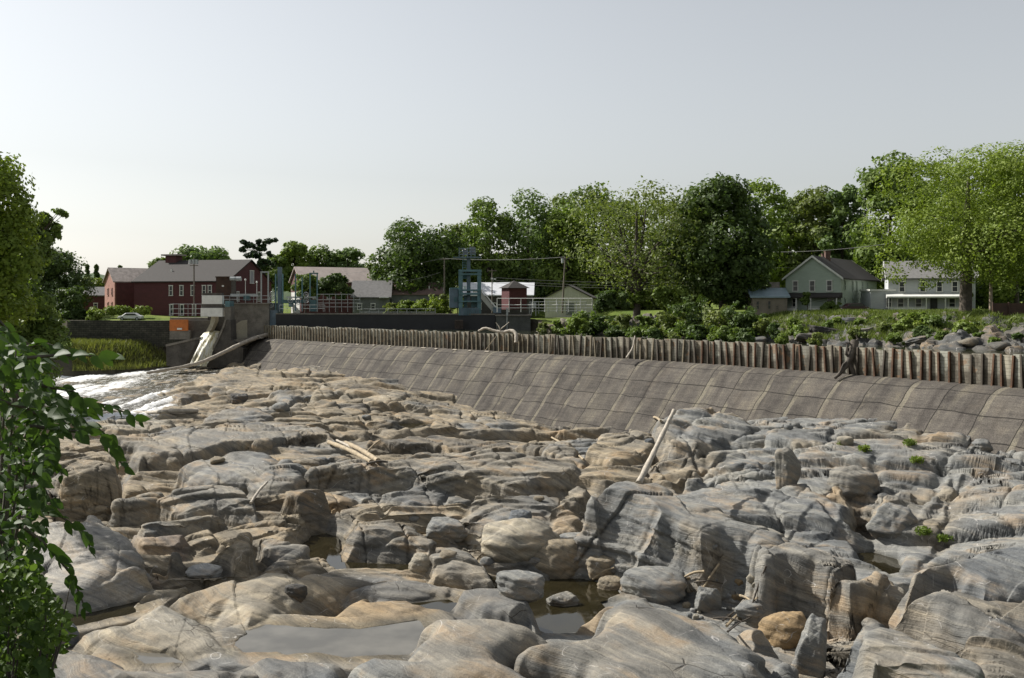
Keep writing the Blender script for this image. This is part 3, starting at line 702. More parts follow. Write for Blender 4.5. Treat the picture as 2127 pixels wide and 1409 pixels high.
# rock colour by slab, blurred so neighbouring beds grade into each other
tints = np.array([TINT[s[6]] for s in SLABS] + [(0, 0, 0)], np.float32)
col = tints[IR]
reg = sstep(-.25, .35, perlin(xr * .09, yr * .09, 3.0) + .5 * perlin(xr * .3, yr * .3, 6.0) + .10 - np.clip((xr - 2) / 40, -.2, .6) + sstep(100, 130, yr) * .4)[..., None]
bedc = np.array(TINT['G']) * (1 - reg) + np.array(TINT['T']) * reg
col = np.where((IR < 0)[..., None], bedc, .62 * col + .38 * bedc)
for _ in range(5):
    col[1:-1, :] = (col[:-2] + 2 * col[1:-1] + col[2:]) / 4
    col[:, 1:-1] = (col[:, :-2] + 2 * col[:, 1:-1] + col[:, 2:]) / 4
stain = sstep(.15, .6, perlin(xr * .35, yr * .35, zr * .5 + 70) + .4 * perlin(xr * 1.3, yr * 1.3, zr * 2))[..., None]
col = col * (1 - .14 * stain) + np.array(TINT['T'], np.float32) * .14 * stain
blot = sstep(.2, .7, perlin(xr * .28, yr * .28, zr * .4 + 15))[..., None]
col = col * (1 - .5 * blot) + np.array(TINT['B'], np.float32) * .5 * blot
rim = (RR * sstep(-.05, .45, perlin(xr * .45, yr * .45, zr * .5 + 91) + .2 * perlin(xr * 2, yr * 2, zr * 2)))[..., None]   # ochre crust along the worn edges
col = col * (1 - .6 * rim) + (.55 * np.array(TINT['L'], np.float32) + .45 * np.array(TINT['O'], np.float32)) * .6 * rim
for _nm, _zw, _P in POOL_GEO:      # dark wet rim round every pool
    _lo, _hi = _P.min(0) - 1.5, _P.max(0) + 1.5
    _mk = (XR > _lo[0]) & (XR < _hi[0]) & (YR > _lo[1]) & (YR < _hi[1]) & (ZR < _zw + .22)
    _d = poly_sd(XR[_mk], YR[_mk], _P); _w = sstep(-1.3, -.2, _d) * sstep(_zw + .22, _zw + .05, ZR[_mk])
    col[_mk] = col[_mk] * (1 - .5 * _w[:, None]) + np.array((.03, .026, .014)) * .5 * _w[:, None]
idx = np.arange(NC * NR).reshape(NC, NR)
Q = np.stack([idx[:-1, :-1], idx[1:, :-1], idx[1:, 1:], idx[:-1, 1:]], -1).reshape(-1, 4)
bed = np_mesh('river_bed', np.stack([XR, YR, ZR], -1).reshape(-1, 3), Q, ROCK, smooth=True)
vcol(bed, 'tint', col.reshape(-1, 3))
tag(bed, 'banded grey and tan bedrock bed of the river below the dam', None, kind='structure')
BED_X, BED_Y, BED_Z = XR, YR, ZR
def bed_z(x, y):
    """height of the finished bed (nearest grid point)"""
    u = x / y; i = int(np.clip(np.searchsorted(_u, u), 0, NC - 1))
    j = int(np.argmin(np.abs(YR[i] - y)))
    return float(ZR[i, j])
def bed_hit(px, py):
    """where the line of sight through a photograph pixel meets the bed"""
    u = (px - CX) / F; i = int(np.clip(np.searchsorted(_u, u), 0, NC - 1))
    p = HY + (EYE - ZR[i]) / YR[i] * F
    j = np.nonzero(p <= py)[0]
    j = int(j[0]) if len(j) else NR - 1
    return Vector((u * YR[i, j], YR[i, j], ZR[i, j]))

def water_mat(name, col, rough, ripple, rs=3.0):
    m, t, b = mat_new(name)
    n = noise(t, rs, 3, .5, coord(t))
    c = ramp(t, noise(t, .6, 3, .5, coord(t)), [(.35, tuple(q * .75 for q in col)), (.65, tuple(q * 1.2 for q in col))])
    t.links.new(c, b.inputs['Base Color']); b.inputs['Roughness'].default_value = rough
    b.inputs['IOR'].default_value = 1.33
    if ripple: bump(t, b, n, ripple, .03)
    return m
POOL_W = water_mat('pool_water', (.018, .015, .007), .03, .04)
MUD_W = water_mat('silty_water', (.105, .098, .082), .05, .03)
for nm, zw, P in POOL_GEO:
    c = P.mean(0); Pg = c + (P - c) * 1.25
    o = np_mesh('pool_water', np.c_[Pg, np.full(len(Pg), zw)], [list(range(len(Pg)))], MUD_W if nm in ('foreground', 'shallow') else POOL_W)
    tag(o, None, None, kind='structure')
# ------------------------------------------------------------------ dam
CREST_D = 6.2
_cp = [(470, 697), (545, 702), (780, 715), (1080, 733), (1250, 743), (1450, 754), (1640, 766), (1880, 784), (2127, 806), (2400, 834)]
_cw = np.array([((px - CX) / F * Y, Y) for px, py in _cp for Y in [CREST_D * F / (py - HY)]])
_t = np.r_[0, np.cumsum(np.hypot(*np.diff(_cw, axis=0).T))]
DAM_L = _t[-1]
_px = np.polyfit(_t, _cw[:, 0], 3); _py = np.polyfit(_t, _cw[:, 1], 3)
def crest(s):
    p = np.array([np.polyval(_px, s), np.polyval(_py, s)])
    d = np.array([np.polyval(np.polyder(_px), s), np.polyval(np.polyder(_py), s)]); d /= np.hypot(*d)
    return p, d, np.array([-abs(d[1]), -abs(d[0])])     # point, along, downstream
CZ = EYE - CREST_D
S0 = float(_t[1]) - .4            # left end of the dam face
PROF = [(-2.2, -9.5), (-2.2, 0), (-.5, 0), (.0, -.02), (.5, -.1), (1.0, -.28), (1.5, -.58), (2.0, -1.0), (2.6, -1.62), (3.4, -2.52), (4.5, -3.78), (6.0, -5.5), (7.6, -7.3), (9.3, -9.2), (10.2, -10.3)]

def concrete_dam_mat():
    m, t, b = mat_new('dam_concrete')
    uv = nd(t, 'ShaderNodeUVMap', uv_map='UVMap')
    V = uv.outputs[0]
    wob = nd(t, 'ShaderNodeTexNoise'); wob.inputs['Scale'].default_value = .28; t.links.new(V, wob.inputs['Vector'])
    ws = nd(t, 'ShaderNodeVectorMath', operation='SCALE'); ws.inputs['Scale'].default_value = .7; t.links.new(wob.outputs['Color'], ws.inputs[0])
    va = nd(t, 'ShaderNodeVectorMath', operation='ADD'); t.links.new(V, va.inputs[0]); t.links.new(ws.outputs[0], va.inputs[1])
    br = nd(t, 'ShaderNodeTexBrick'); br.offset = .0
    br.inputs['Scale'].default_value = 1; br.inputs['Mortar Size'].default_value = .045; br.inputs['Mortar Smooth'].default_value = .25
    br.inputs['Brick Width'].default_value = 3.8; br.inputs['Row Height'].default_value = 2.15; br.inputs['Bias'].default_value = 0
    br.inputs['Color1'].default_value = (.8, .8, .8, 1); br.inputs['Color2'].default_value = (1.1, 1.1, 1.1, 1)
    t.links.new(va.outputs[0], br.inputs['Vector'])
    st = nd(t, 'ShaderNodeVectorMath', operation='MULTIPLY'); st.inputs[1].default_value = (.9, .09, 1); t.links.new(va.outputs[0], st.inputs[0])
    streak = noise(t, 1.0, 6, .65, st.outputs[0])
    st2 = nd(t, 'ShaderNodeVectorMath', operation='MULTIPLY'); st2.inputs[1].default_value = (.28, 3.5, 1); t.links.new(V, st2.inputs[0])
    lift = noise(t, 1.0, 4, .65, st2.outputs[0])
    blot = noise(t, .33, 7, .68, V); fine = noise(t, 9, 5, .75, V)
    c = ramp(t, streak, [(.3, (.060, .054, .049)), (.44, (.090, .083, .075)), (.54, (.108, .10, .089)), (.66, (.140, .129, .107)), (.78, (.19, .172, .135))])
    c = mix(t, .8, c, ramp(t, blot, [(.33, (.50, .47, .46)), (.46, (.88, .85, .82)), (.54, (1.06, 1.02, .96)), (.68, (1.4, 1.31, 1.16))]), 'MULTIPLY')
    c = mix(t, .6, c, ramp(t, lift, [(.35, (.72, .72, .72)), (.5, (1, 1, 1)), (.65, (1.2, 1.2, 1.18))]), 'MULTIPLY')
    c = mix(t, .8, c, br.outputs['Color'], 'MULTIPLY'); c = mix(t, 1.0, c, (.84, .84, .84), 'MULTIPLY')
    su = nd(t, 'ShaderNodeSeparateXYZ'); t.links.new(va.outputs[0], su.inputs[0])
    fu = math_(t, 'FRACT', math_(t, 'DIVIDE', su.outputs[0], 3.8))
    side = math_(t, 'MULTIPLY', math_(t, 'MULTIPLY', math_(t, 'LESS_THAN', fu, .13), math_(t, 'GREATER_THAN', fu, .01)), ramp(t, noise(t, .35, 4, .65, V), [(.44, (0, 0, 0)), (.58, (1, 1, 1))]))
    c = mix(t, math_(t, 'MULTIPLY', side, .7), c, (.175, .158, .118))
    c = mix(t, .9, c, ramp(t, fine, [(.32, (.5, .5, .5)), (.5, (1, 1, 1)), (.66, (1.55, 1.53, 1.5))]), 'MULTIPLY')
    gap = ramp(t, noise(t, .30, 4, .65, va.outputs[0]), [(.47, (0, 0, 0)), (.54, (1, 1, 1))])
    c = mix(t, math_(t, 'MULTIPLY', br.outputs['Fac'], math_(t, 'MULTIPLY', gap, .8)), c, (.022, .02, .017))
    vl_ = math_(t, 'LESS_THAN', math_(t, 'ABSOLUTE', math_(t, 'SUBTRACT', math_(t, 'FRACT', math_(t, 'ADD', math_(t, 'DIVIDE', su.outputs[0], 3.8), .5)), .5)), .011)
    c = mix(t, math_(t, 'MULTIPLY', vl_, math_(t, 'ADD', math_(t, 'MULTIPLY', ramp(t, noise(t, .22, 4, .65, V), [(.42, (0, 0, 0)), (.54, (1, 1, 1))]), .65), .15)), c, (.022, .02, .017))
    t.links.new(c, b.inputs['Base Color']); b.inputs['Roughness'].default_value = .9; b.inputs['Specular IOR Level'].default_value = .2
    h = math_(t, 'SUBTRACT', math_(t, 'ADD', fine, lift), math_(t, 'MULTIPLY', br.outputs['Fac'], 1.2))
    bump(t, b, h, .6, .10)
    return m

ns = 330
ss = np.linspace(S0, DAM_L, ns)
pf = []
for (a0, b0), (a1, b1) in zip(PROF[:-1], PROF[1:]):
    k = max(1, int(math.hypot(a1 - a0, b1 - b0) / .35))
    pf += [(a0 + (a1 - a0) * i / k, b0 + (b1 - b0) * i / k) for i in range(k)]
pf.append(PROF[-1]); pf = np.array(pf); nv = len(pf)
tv = np.r_[0, np.cumsum(np.hypot(*np.diff(pf, axis=0).T))]
DV = np.empty((ns, nv, 3))
for i, s in enumerate(ss):
    p, d, q = crest(s)
    DV[i, :, :2] = p + pf[:, :1] * q; DV[i, :, 2] = CZ + pf[:, 1]
rough = fbm(DV[..., 0] * .6, DV[..., 1] * .6, DV[..., 2] * .6, 3) * .05
DV[..., 2] += rough * (pf[:, 0] > -.4)
idx = np.arange(ns * nv).reshape(ns, nv)
Qd = np.stack([idx[:-1, :-1], idx[:-1, 1:], idx[1:, 1:], idx[1:, :-1]], -1).reshape(-1, 4)
dam = np_mesh('dam', DV.reshape(-1, 3), Qd, concrete_dam_mat(), smooth=True)
uvl = dam.data.uv_layers.new(name='UVMap')
UVs = np.stack(np.broadcast_arrays(ss[:, None], -tv[None, :]), -1).reshape(-1, 2)
li = np.empty(len(dam.data.loops), np.int32); dam.data.loops.foreach_get('vertex_index', li)
uvl.data.foreach_set('uv', UVs[li].astype(np.float32).ravel())
tag(dam, 'long sloping dam of dark streaked concrete with cracked joints', 'dam')
# ------------------------------------------------------------------ land, water
RIVER = np.array([(-61, 177), (-70, 166), (-88, 160), (-130, 150), (-170, 60), (-150, -80), (140, -80), (110, 20), (72, 56), (50, 84), (41, 98),
                  (31, 112), (16, 130), (5, 160), (1, 171), (-46, 188)], float)
def ground_z(X, Y):
    X = np.asarray(X, float); Y = np.asarray(Y, float)
    d = -poly_sd(X, Y, RIVER)
    zr_ = 9.8 + 4.4 * np.clip(d / 31, 0, 1) ** 1.7
    zl = 4.2 + 4.0 * sstep(0, 7, d) + 4.2 * sstep(179.3, 180.4, Y) * sstep(-96, -93, X) + 4.2 * sstep(8, 20, d) * sstep(-92, -97, X) + 1.0 * sstep(181, 196, Y)
    k = sstep(-52, -44, X)
    z = zl * (1 - k) + zr_ * k
    z = z * (1 - sstep(150, 168, Y) * k) + np.maximum(z, 12.9) * sstep(150, 168, Y) * k
    z = z + np.clip(Y - 225, 0, 200) * .05 * sstep(-10, 60, X) + np.clip(Y - 260, 0, 300) * .012
    z = z + perlin(X * .08, Y * .08, 1.0) * .3 + perlin(X * .4, Y * .4, 2.0) * .08
    return np.where(d < 0, np.maximum(-4, -4 + 0 * z), z)

gx = np.concatenate([np.linspace(-1600, -160, 40), np.arange(-158, 160, 1.25), np.linspace(162, 1600, 40)])
gy = np.concatenate([np.linspace(-300, 30, 20), np.arange(32, 260, 1.25), np.linspace(262, 2600, 60)])
GX, GY = np.meshgrid(gx, gy, indexing='ij')
GZ = ground_z(GX, GY)
i_ = np.arange(GX.size).reshape(GX.shape)
gq = np.stack([i_[:-1, :-1], i_[1:, :-1], i_[1:, 1:], i_[:-1, 1:]], -1).reshape(-1, 4)
m, t, b = mat_new('grass_ground')
n1 = noise(t, .15, 5, .6, coord(t)); n2 = noise(t, 3.0, 4, .7, coord(t)); n3 = noise(t, .6, 4, .6, coord(t))
c = ramp(t, n1, [(.35, (.07, .105, .022)), (.5, (.105, .145, .03)), (.65, (.15, .18, .045))])
c = mix(t, .6, c, ramp(t, n2, [(.35, (.6, .6, .6)), (.65, (1.35, 1.3, 1.2))]), 'MULTIPLY')
geo = t.nodes.new('ShaderNodeNewGeometry'); sx = t.nodes.new('ShaderNodeSeparateXYZ'); t.links.new(geo.outputs['Normal'], sx.inputs[0])
dirt = ramp(t, sx.outputs[2], [(.90, (1, 1, 1)), (.975, (0, 0, 0))])
c = mix(t, dirt, c, mix(t, n3, (.05, .045, .03), (.11, .10, .075)))
t.links.new(c, b.inputs['Base Color']); b.inputs['Roughness'].default_value = .95; b.inputs['Specular IOR Level'].default_value = .1
bump(t, b, n2, .8, .12)
GRASS_M = m
g = np_mesh('ground', np.stack([GX, GY, GZ], -1).reshape(-1, 3), gq, m, smooth=True)
tag(g, None, None, kind='structure')

# distant wooded hills
HILL = plain('far_woods', (.045, .075, .028), .95, .3, .05)
hx = np.linspace(-1500, 1500, 260); hy = np.linspace(0, 500, 40)
HX, HYY = np.meshgrid(hx, hy, indexing='ij')
prof = 62 + 14 * np.sin(hx / 210 + 1.9) + 10 * np.sin(hx / 70) + 26 * sstep(-350, -600, hx) * 0
HZ = 10 + prof[:, None] * np.sin(np.clip(HYY / 500, 0, 1) * math.pi) ** .8 + perlin(HX * .05, HYY * .05, 2) * 5 + perlin(HX * .13, HYY * .13, 7) * 4
i_ = np.arange(HX.size).reshape(HX.shape)
hq = np.stack([i_[:-1, :-1], i_[1:, :-1], i_[1:, 1:], i_[:-1, 1:]], -1).reshape(-1, 4)
hill = np_mesh('hills', np.stack([HX, HYY + 1500, HZ], -1).reshape(-1, 3), hq, HILL)
tag(hill, None, None, kind='structure')

# water held back above the dam
UP = water_mat('upstream_water', (.03, .035, .02), .06, .15, 1.5)
pts = [tuple(crest(s)[0] - .6 * crest(s)[2]) for s in np.linspace(0, DAM_L, 14)]
pts += [(60, 60), (80, 58), (60, 86), (48, 102), (38, 118), (24, 136), (10, 166), (2, 175), (-46, 192)]
o = np_mesh('upstream_water', np.c_[np.array(pts), np.full(len(pts), CZ + 1.7)], [list(range(len(pts)))], UP)
tag(o, None, None, kind='structure')

# white water of the spill on the left
m, t, b = mat_new('white_water')
at = nd(t, 'ShaderNodeAttribute', attribute_name='foam')
fn = noise(t, 1.6, 6, .7, coord(t, 'Object', (1, .45, 1))); f2 = noise(t, 6, 4, .7, coord(t))
f = math_(t, 'ADD', math_(t, 'MULTIPLY', at.outputs['Fac'], .62), math_(t, 'ADD', math_(t, 'MULTIPLY', fn, .75), math_(t, 'MULTIPLY', f2, .45)))
fm = ramp(t, f, [(.60, (0, 0, 0)), (.84, (1, 1, 1))])
c = mix(t, fm, (.085, .075, .05), (.74, .74, .72))
t.links.new(c, b.inputs['Base Color'])
t.links.new(math_(t, 'ADD', math_(t, 'MULTIPLY', fm, .7), .07), b.inputs['Roughness'])
bump(t, b, math_(t, 'ADD', fn, math_(t, 'MULTIPLY', f2, .5)), .8, .18)
FOAM = m
x0, y0 = FLOW_P.min(0) - 3; x1, y1 = FLOW_P.max(0) + 3
wxs = np.linspace(x0, x1, 260); wys = np.linspace(y0, y1, 300)
WX, WY = np.meshgrid(wxs, wys, indexing='ij')
foam = np.zeros(WX.shape)
for px, py, sx_, sy_, a in ((110, 782, 9, 3.5, 1), (160, 778, 10, 3.5, 1), (210, 770, 10, 3.5, 1), (260, 765, 10, 3.5, .9), (300, 762, 9, 5, .8), (350, 755, 12, 6, 1.3), (400, 762, 12, 6, 1.4), (380, 748, 10, 4, 1.3), (290, 770, 14, 3, .8), (180, 785, 14, 3, .8), (120, 775, 12, 3, .9), (330, 752, 6, 3, .9),
                            (70, 786, 8, 3, .8), (30, 796, 12, 3, .9), (140, 803, 8, 3.5, .7), (165, 815, 8, 4, .8), (220, 805, 12, 4, .5), (250, 795, 14, 4, .35), (300, 828, 4, 5, .9), (322, 838, 4, 7, 1.0), (312, 850, 5, 5, .9), (195, 842, 5, 5, 1.0),
                            (225, 858, 9, 3.5, .9), (445, 788, 8, 2, .5), (280, 778, 14, 3, .5)):
    sx_ *= 1.5; sy_ *= 1.3; q = PZ(px, py, 3.1 if py < 810 else 2.5); ux = sx_ * q.y / F; uy = sy_ * q.y * q.y / F / 12.5
    foam = np.maximum(foam, a * np.exp(-((WX - q.x) / ux / 1.4) ** 2 - ((WY - q.y) / uy / 1.6) ** 2))
WZ = base_z(WX, WY) - .10 + perlin(WX * .5, WY * .3, 1) * .12 + fbm(WX * 1.6, WY * 1.0, 3, 3) * .07 + foam * (.25 + np.abs(perlin(WX * 1.2, WY * .9, 5)) * .45 + .22 * np.abs(fbm(WX * 2.6, WY * 2.2, 11, 3)))
sdw = poly_sd(WX, WY, FLOW_P)
WZ = WZ - np.clip(-sdw - 1.5, 0, 9) * .8
keep = sdw > -2.6
i_ = np.arange(WX.size).reshape(WX.shape)
wq = np.stack([i_[:-1, :-1], i_[1:, :-1], i_[1:, 1:], i_[:-1, 1:]], -1)
wq = wq[keep[:-1, :-1] & keep[1:, 1:]].reshape(-1, 4)
rw = np_mesh('river_water', np.stack([WX, WY, WZ], -1).reshape(-1, 3), wq, FOAM, smooth=True)
a = rw.data.attributes.new('foam', 'FLOAT', 'POINT'); a.data.foreach_set('value', foam.astype(np.float32).ravel())
tag(rw, None, None, kind='structure')

# the broken, rocky bank above the flashboards on the right
bx_ = np.arange(0, 120, .3); by_ = np.arange(50, 172, .3)
BX, BY = np.meshgrid(bx_, by_, indexing='ij')
dd_ = -poly_sd(BX, BY, RIVER)
bz0 = ground_z(BX, BY)
blk_ = stair(fbm(BX * .22, BY * .16, 1.5, 4, .6) * 1.3, .55, .10) * .95 + stair(fbm(BX * .6, BY * .45, 7.5, 3) * .9, .35, .1) * .5
BZ = np.maximum(10.2 + 3.4 * np.clip((dd_ + 2) / 27, 0, 1) ** .9 + blk_ * sstep(-3, 2, dd_) * sstep(32, 22, dd_) - .6 * sstep(24, 32, dd_), 9.5)
kp = (dd_ > -4) & (dd_ < 32)
i_ = np.arange(BX.size).reshape(BX.shape)
bq = np.stack([i_[:-1, :-1], i_[1:, :-1], i_[1:, 1:], i_[:-1, 1:]], -1)[kp[:-1, :-1] & kp[1:, 1:]].reshape(-1, 4)
used = np.unique(bq); re_ = np.full(BX.size, -1); re_[used] = np.arange(len(used))
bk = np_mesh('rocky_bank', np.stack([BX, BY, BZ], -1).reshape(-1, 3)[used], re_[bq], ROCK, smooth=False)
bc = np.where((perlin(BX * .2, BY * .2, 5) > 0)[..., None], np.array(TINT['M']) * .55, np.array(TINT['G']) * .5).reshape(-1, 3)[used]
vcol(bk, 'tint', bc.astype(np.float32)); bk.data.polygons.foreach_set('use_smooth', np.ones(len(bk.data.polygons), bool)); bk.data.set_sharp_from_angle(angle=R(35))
tag(bk, None, None, kind='structure')
def bank_z(x, y):
    i = int(np.clip((x - 0) / .3, 0, len(bx_) - 1)); j = int(np.clip((y - 50) / .3, 0, len(by_) - 1)); return float(BZ[i, j])
# ------------------------------------------------------------------ flashboards along the crest
m, t, b = mat_new('weathered_board')
oi = t.nodes.new('ShaderNodeObjectInfo'); geo = t.nodes.new('ShaderNodeNewGeometry')
sx = t.nodes.new('ShaderNodeSeparateXYZ'); tc = t.nodes.new('ShaderNodeTexCoord'); t.links.new(tc.outputs['Object'], sx.inputs[0])
pos = geo.outputs['Position']
c = ramp(t, oi.outputs['Random'], [(0, (.20, .17, .125)), (.2, (.28, .26, .205)), (.45, (.17, .16, .13)), (.7, (.285, .285, .24)), (1, (.21, .185, .145))])
st = nd(t, 'ShaderNodeVectorMath', operation='MULTIPLY'); st.inputs[1].default_value = (1.5, 1.5, .35); t.links.new(pos, st.inputs[0])
sn = noise(t, 2.0, 5, .65, st.outputs[0])
c = mix(t, .85, c, ramp(t, sn, [(.32, (.45, .42, .36)), (.5, (1, 1, 1)), (.68, (1.25, 1.25, 1.2))]), 'MULTIPLY')
dn = noise(t, .55, 4, .6, pos)
damp = math_(t, 'MULTIPLY', ramp(t, math_(t, 'SUBTRACT', dn, math_(t, 'MULTIPLY', sx.outputs[2], .11)), [(.30, (0, 0, 0)), (.42, (1, 1, 1))]), .8)
c = mix(t, damp, c, (.045, .035, .022))
fr = math_(t, 'FRACT', math_(t, 'MULTIPLY', sx.outputs[2], 3.6))
c = mix(t, math_(t, 'LESS_THAN', fr, .10), c, mix(t, 1.0, c, (.35, .33, .3), 'MULTIPLY'))
c = mix(t, math_(t, 'MULTIPLY', math_(t, 'GREATER_THAN', noise(t, .8, 3, .6, pos), .62), .5), c, (.20, .10, .04))
t.links.new(c, b.inputs['Base Color']); b.inputs['Roughness'].default_value = .85
bump(t, b, math_(t, 'ADD', sn, fr), .3, .03)
BOARD = m
RUST = plain('rusty_steel', (.085, .042, .02), .85, .4, 1.5, bumpy=.3)
RUST2 = plain('dull_steel', (.06, .048, .034), .85, .3, 1.5, bumpy=.3)
TANP = plain('tan_weathered_post', (.19, .16, .11), .85, .3, 1.5, bumpy=.3)
fw = empty('flashboard_wall', (*crest(40)[0], CZ), label='long wall of weathered flashboards held by rusty posts along the dam crest', cat='flashboards')
fo = fw.location.copy()
posts = []; s = DAM_L - .3
frnd = random.Random(4)
while s > S0 + .8:
    posts.append(s); s -= frnd.uniform(.82, 1.02)
def place(o, p, d, lean=(0, 0)):
    o.location = p - fo
    o.rotation_euler = (lean[0], lean[1], math.atan2(d[1], d[0]))
FB_H = 2.42
far_b, far_p = MB(), MB()
for i, s in enumerate(posts[:-1]):
    p, d, q = crest(s); s2 = posts[i + 1]; p2, d2, q2 = crest(s2)
    w_ = math.dist(p, p2); mid = (p + p2) / 2; dd = (p - p2) / w_
    h = FB_H + frnd.uniform(-.14, .07); ang = math.atan2(dd[1], dd[0])
    pc = Vector((*(mid - .16 * q), CZ - .02)); pp = Vector((*(p + .02 * q), CZ - .05))
    lean = (frnd.uniform(-.04, .04), frnd.uniform(-.085, .085))
    if i < 99:
        mb = MB().box((0, 0, h / 2), (w_ - .03, .07, h))
        o = mb.build('panel', BOARD, fw); place(o, pc, dd, (frnd.uniform(-.02, .04), 0))
        mb = MB().box((0, -.09, (h + .03) / 2), (.15, .02, h + .03)).box((0, 0, (h + .03) / 2), (.03, .16, h + .03)).box((0, .09, (h + .03) / 2), (.15, .02, h + .03))
        o = mb.build('post', (RUST if frnd.random() < .7 else RUST2) if i < 52 else (TANP if frnd.random() < .55 else RUST2), fw); place(o, pp, dd, lean)
    else:
        far_b.box(pc - fo + Vector((0, 0, h / 2)), (w_ - .03, .07, h), ang)
        far_p.box(pp - fo + Vector((0, 0, h / 2)), (.15, .18, h), ang)
if far_b.v:
    tag(far_b.build('panel', BOARD, fw), kind='stuff'); tag(far_p.build('post', TANP, fw), kind='stuff')

WOODP = plain('bleached_wood', (.36, .32, .26), .8, .25, 2.5, bumpy=.3)
WOODD = plain('dark_wood', (.07, .058, .045), .85, .35, 2.0, bumpy=.4)
WOODT = plain('tan_wood', (.30, .24, .155), .85, .3, 2.5, bumpy=.4)
# pale planks wedged on the crest
for i, px in enumerate((690, 715, 742, 775, 808, 842, 880, 905, 945, 975, 1012)):
    py = 704.5 + (px - 560) * .0556 + 6
    best = min(np.linspace(S0, DAM_L, 500), key=lambda s: abs((crest(s)[0][0] + .8 * crest(s)[2][0]) / (crest(s)[0][1] + .8 * crest(s)[2][1]) * F + CX - px))
    p, d, q = crest(best)
    o = MB().box((0, 0, 0), (frnd.uniform(.5, .9), .28, .10)).build('crest_plank', WOODP)
    o.location = (*(p + .75 * q), CZ - .10); o.rotation_euler = (.25, 0, math.atan2(d[1], d[0]) + frnd.uniform(-.15, .15))
    tag(o, 'small pale plank lying on the dam crest below the flashboards', 'plank', 'pale planks on the dam crest')

# ------------------------------------------------------------------ intake, sluice and gates at the far left end
CONC = plain('old_concrete', (.17, .155, .13), .9, .25, .8, bumpy=.3)
CONCD = plain('dark_concrete', (.075, .068, .058), .9, .3, .7, bumpy=.3)  # darker concrete; on the training wall it carries the shadow
CREAM = plain('pale_render', (.36, .33, .25), .9, .15, .6)
TEAL = plain('teal_paint', (.085, .17, .19), .55, .2, 1.2)
TEALD = plain('dark_teal_paint', (.05, .115, .125), .55, .2, 1.2)
BLUEG = plain('blue_grey_paint', (.10, .145, .18), .55, .2, 1.2)
WHITE = plain('white_paint', (.62, .62, .58), .6, .1, 1.0)
GALV = plain('galvanised_steel', (.33, .35, .35), .45, .15, 4.0, metal=.3)
BLACK = plain('rubber_and_wall_shade', (.012, .012, .013), .6, .3, .5)  # tyre rubber; the same black stands in for the canal wall's shade
ORANGE = plain('orange_paint', (.42, .12, .018), .6, .15, 1.5)
BROWN = plain('brown_boards', (.045, .022, .012), .8, .25, 1.5)
def Z2(x, y): return 340 + x * .16327, 560 + y * .16327
def Z3(x, y): return 540 + x * .13485, 530 + y * .13485
def Z4(x, y): return 780 + x * .14192, 500 + y * .14192
def Z5(x, y): return 1020 + x * .14193, 520 + y * .14193
def rect(mb, Y, a, b_, depth, zoom=None):
    """box whose camera side spans two photograph corners at distance Y"""
    if zoom: a = zoom(*a); b_ = zoom(*b_)
    A = PY(*a, Y); B = PY(*b_, Y)
    x0, x1 = sorted((A.x, B.x)); z0, z1 = sorted((A.z, B.z))
    return mb.box(((x0 + x1) / 2, Y + depth / 2, (z0 + z1) / 2), (x1 - x0, depth, z1 - z0))
def prismY(mb, Y, pts, depth, zoom=None):
    if zoom: pts = [zoom(*p) for p in pts]
    return mb.prism([PY(*p, Y) for p in pts], (0, depth, 0))

pier = empty('sluice_pier', PY(520, 700, 176), label='concrete sluice pier with a pale arched recess at the left end of the dam', cat='pier')
po = -Vector(pier.location)
def part(mb, name, mat, root, **k):
    o = mb.build(name, mat, None, **k); o.parent = root; o.matrix_parent_inverse = Matrix.Translation(-Vector(root.location)); return o
part(rect(MB(), 176, (850, 440), (1340, 1090), 7, Z2), 'wall', CONC, pier)
part(rect(MB(), 175.6, (845, 425), (1350, 442), 7.6, Z2), 'coping', CONC, pier)
arc = [(1062, 640), (1062, 880), (850, 885), (858, 800), (885, 735), (930, 685), (990, 652)]
part(prismY(MB(), 175.85, arc, .3, Z2), 'recess_panel', CREAM, pier)
part(prismY(MB(), 172.5, [(870, 895), (1180, 850), (1260, 875), (1000, 930), (880, 915)], 3.2, Z2), 'ledge', CONC, pier)
part(rect(MB(), 176.6, (1340, 520), (1440, 860), 5, Z2), 'end_block', BLUEG, pier)

chute = empty('spill_chute', PY(440, 700, 174), label='concrete spill chute between two curved walls with white gate boards on top', cat='chute')
part(prismY(MB(), 171.5, [(790, 640), (850, 640), (860, 900), (1010, 1010), (1000, 1240), (520, 1245), (590, 1090), (690, 880), (760, 720)], 3.4, Z2), 'training_wall', CONCD, chute)  # the wall's shadow side is put into the darker concrete colour
part(prismY(MB(), 171.3, [(775, 640), (795, 640), (770, 730), (700, 890), (600, 1090), (540, 1240), (515, 1240), (575, 1080), (680, 875), (750, 720)], 3.8, Z2), 'top_edge', CONC, chute)  # sunlit top edge of the wall, painted as a strip of paler concrete
part(rect(MB(), 172.5, (775, 470), (852, 660), 2.5, Z2), 'gate_post', CONC, chute)
part(rect(MB(), 172.3, (780, 400), (840, 475), 2.6, Z2), 'post_cap', TEAL, chute)
part(prismY(MB(), 173, [(605, 600), (660, 600), (650, 670), (600, 780), (540, 780), (590, 690)], 2.0, Z2), 'gate_post', CREAM, chute)
part(rect(MB(), 176.5, (560, 600), (800, 900), 1, Z2), 'gate', CONCD, chute)
part(rect(MB(), 172.2, (485, 330), (742, 440), 1.2, Z2), 'gate_board', WHITE, chute)
part(rect(MB(), 172.0, (470, 490), (747, 600), 1.2, Z2), 'gate_board', WHITE, chute)
part(rect(MB(), 172.3, (490, 300), (735, 332), 1.4, Z2), 'lip', CONCD, chute)
part(rect(MB(), 172.4, (480, 440), (745, 490), 1.0, Z2), 'lip', CONCD, chute)
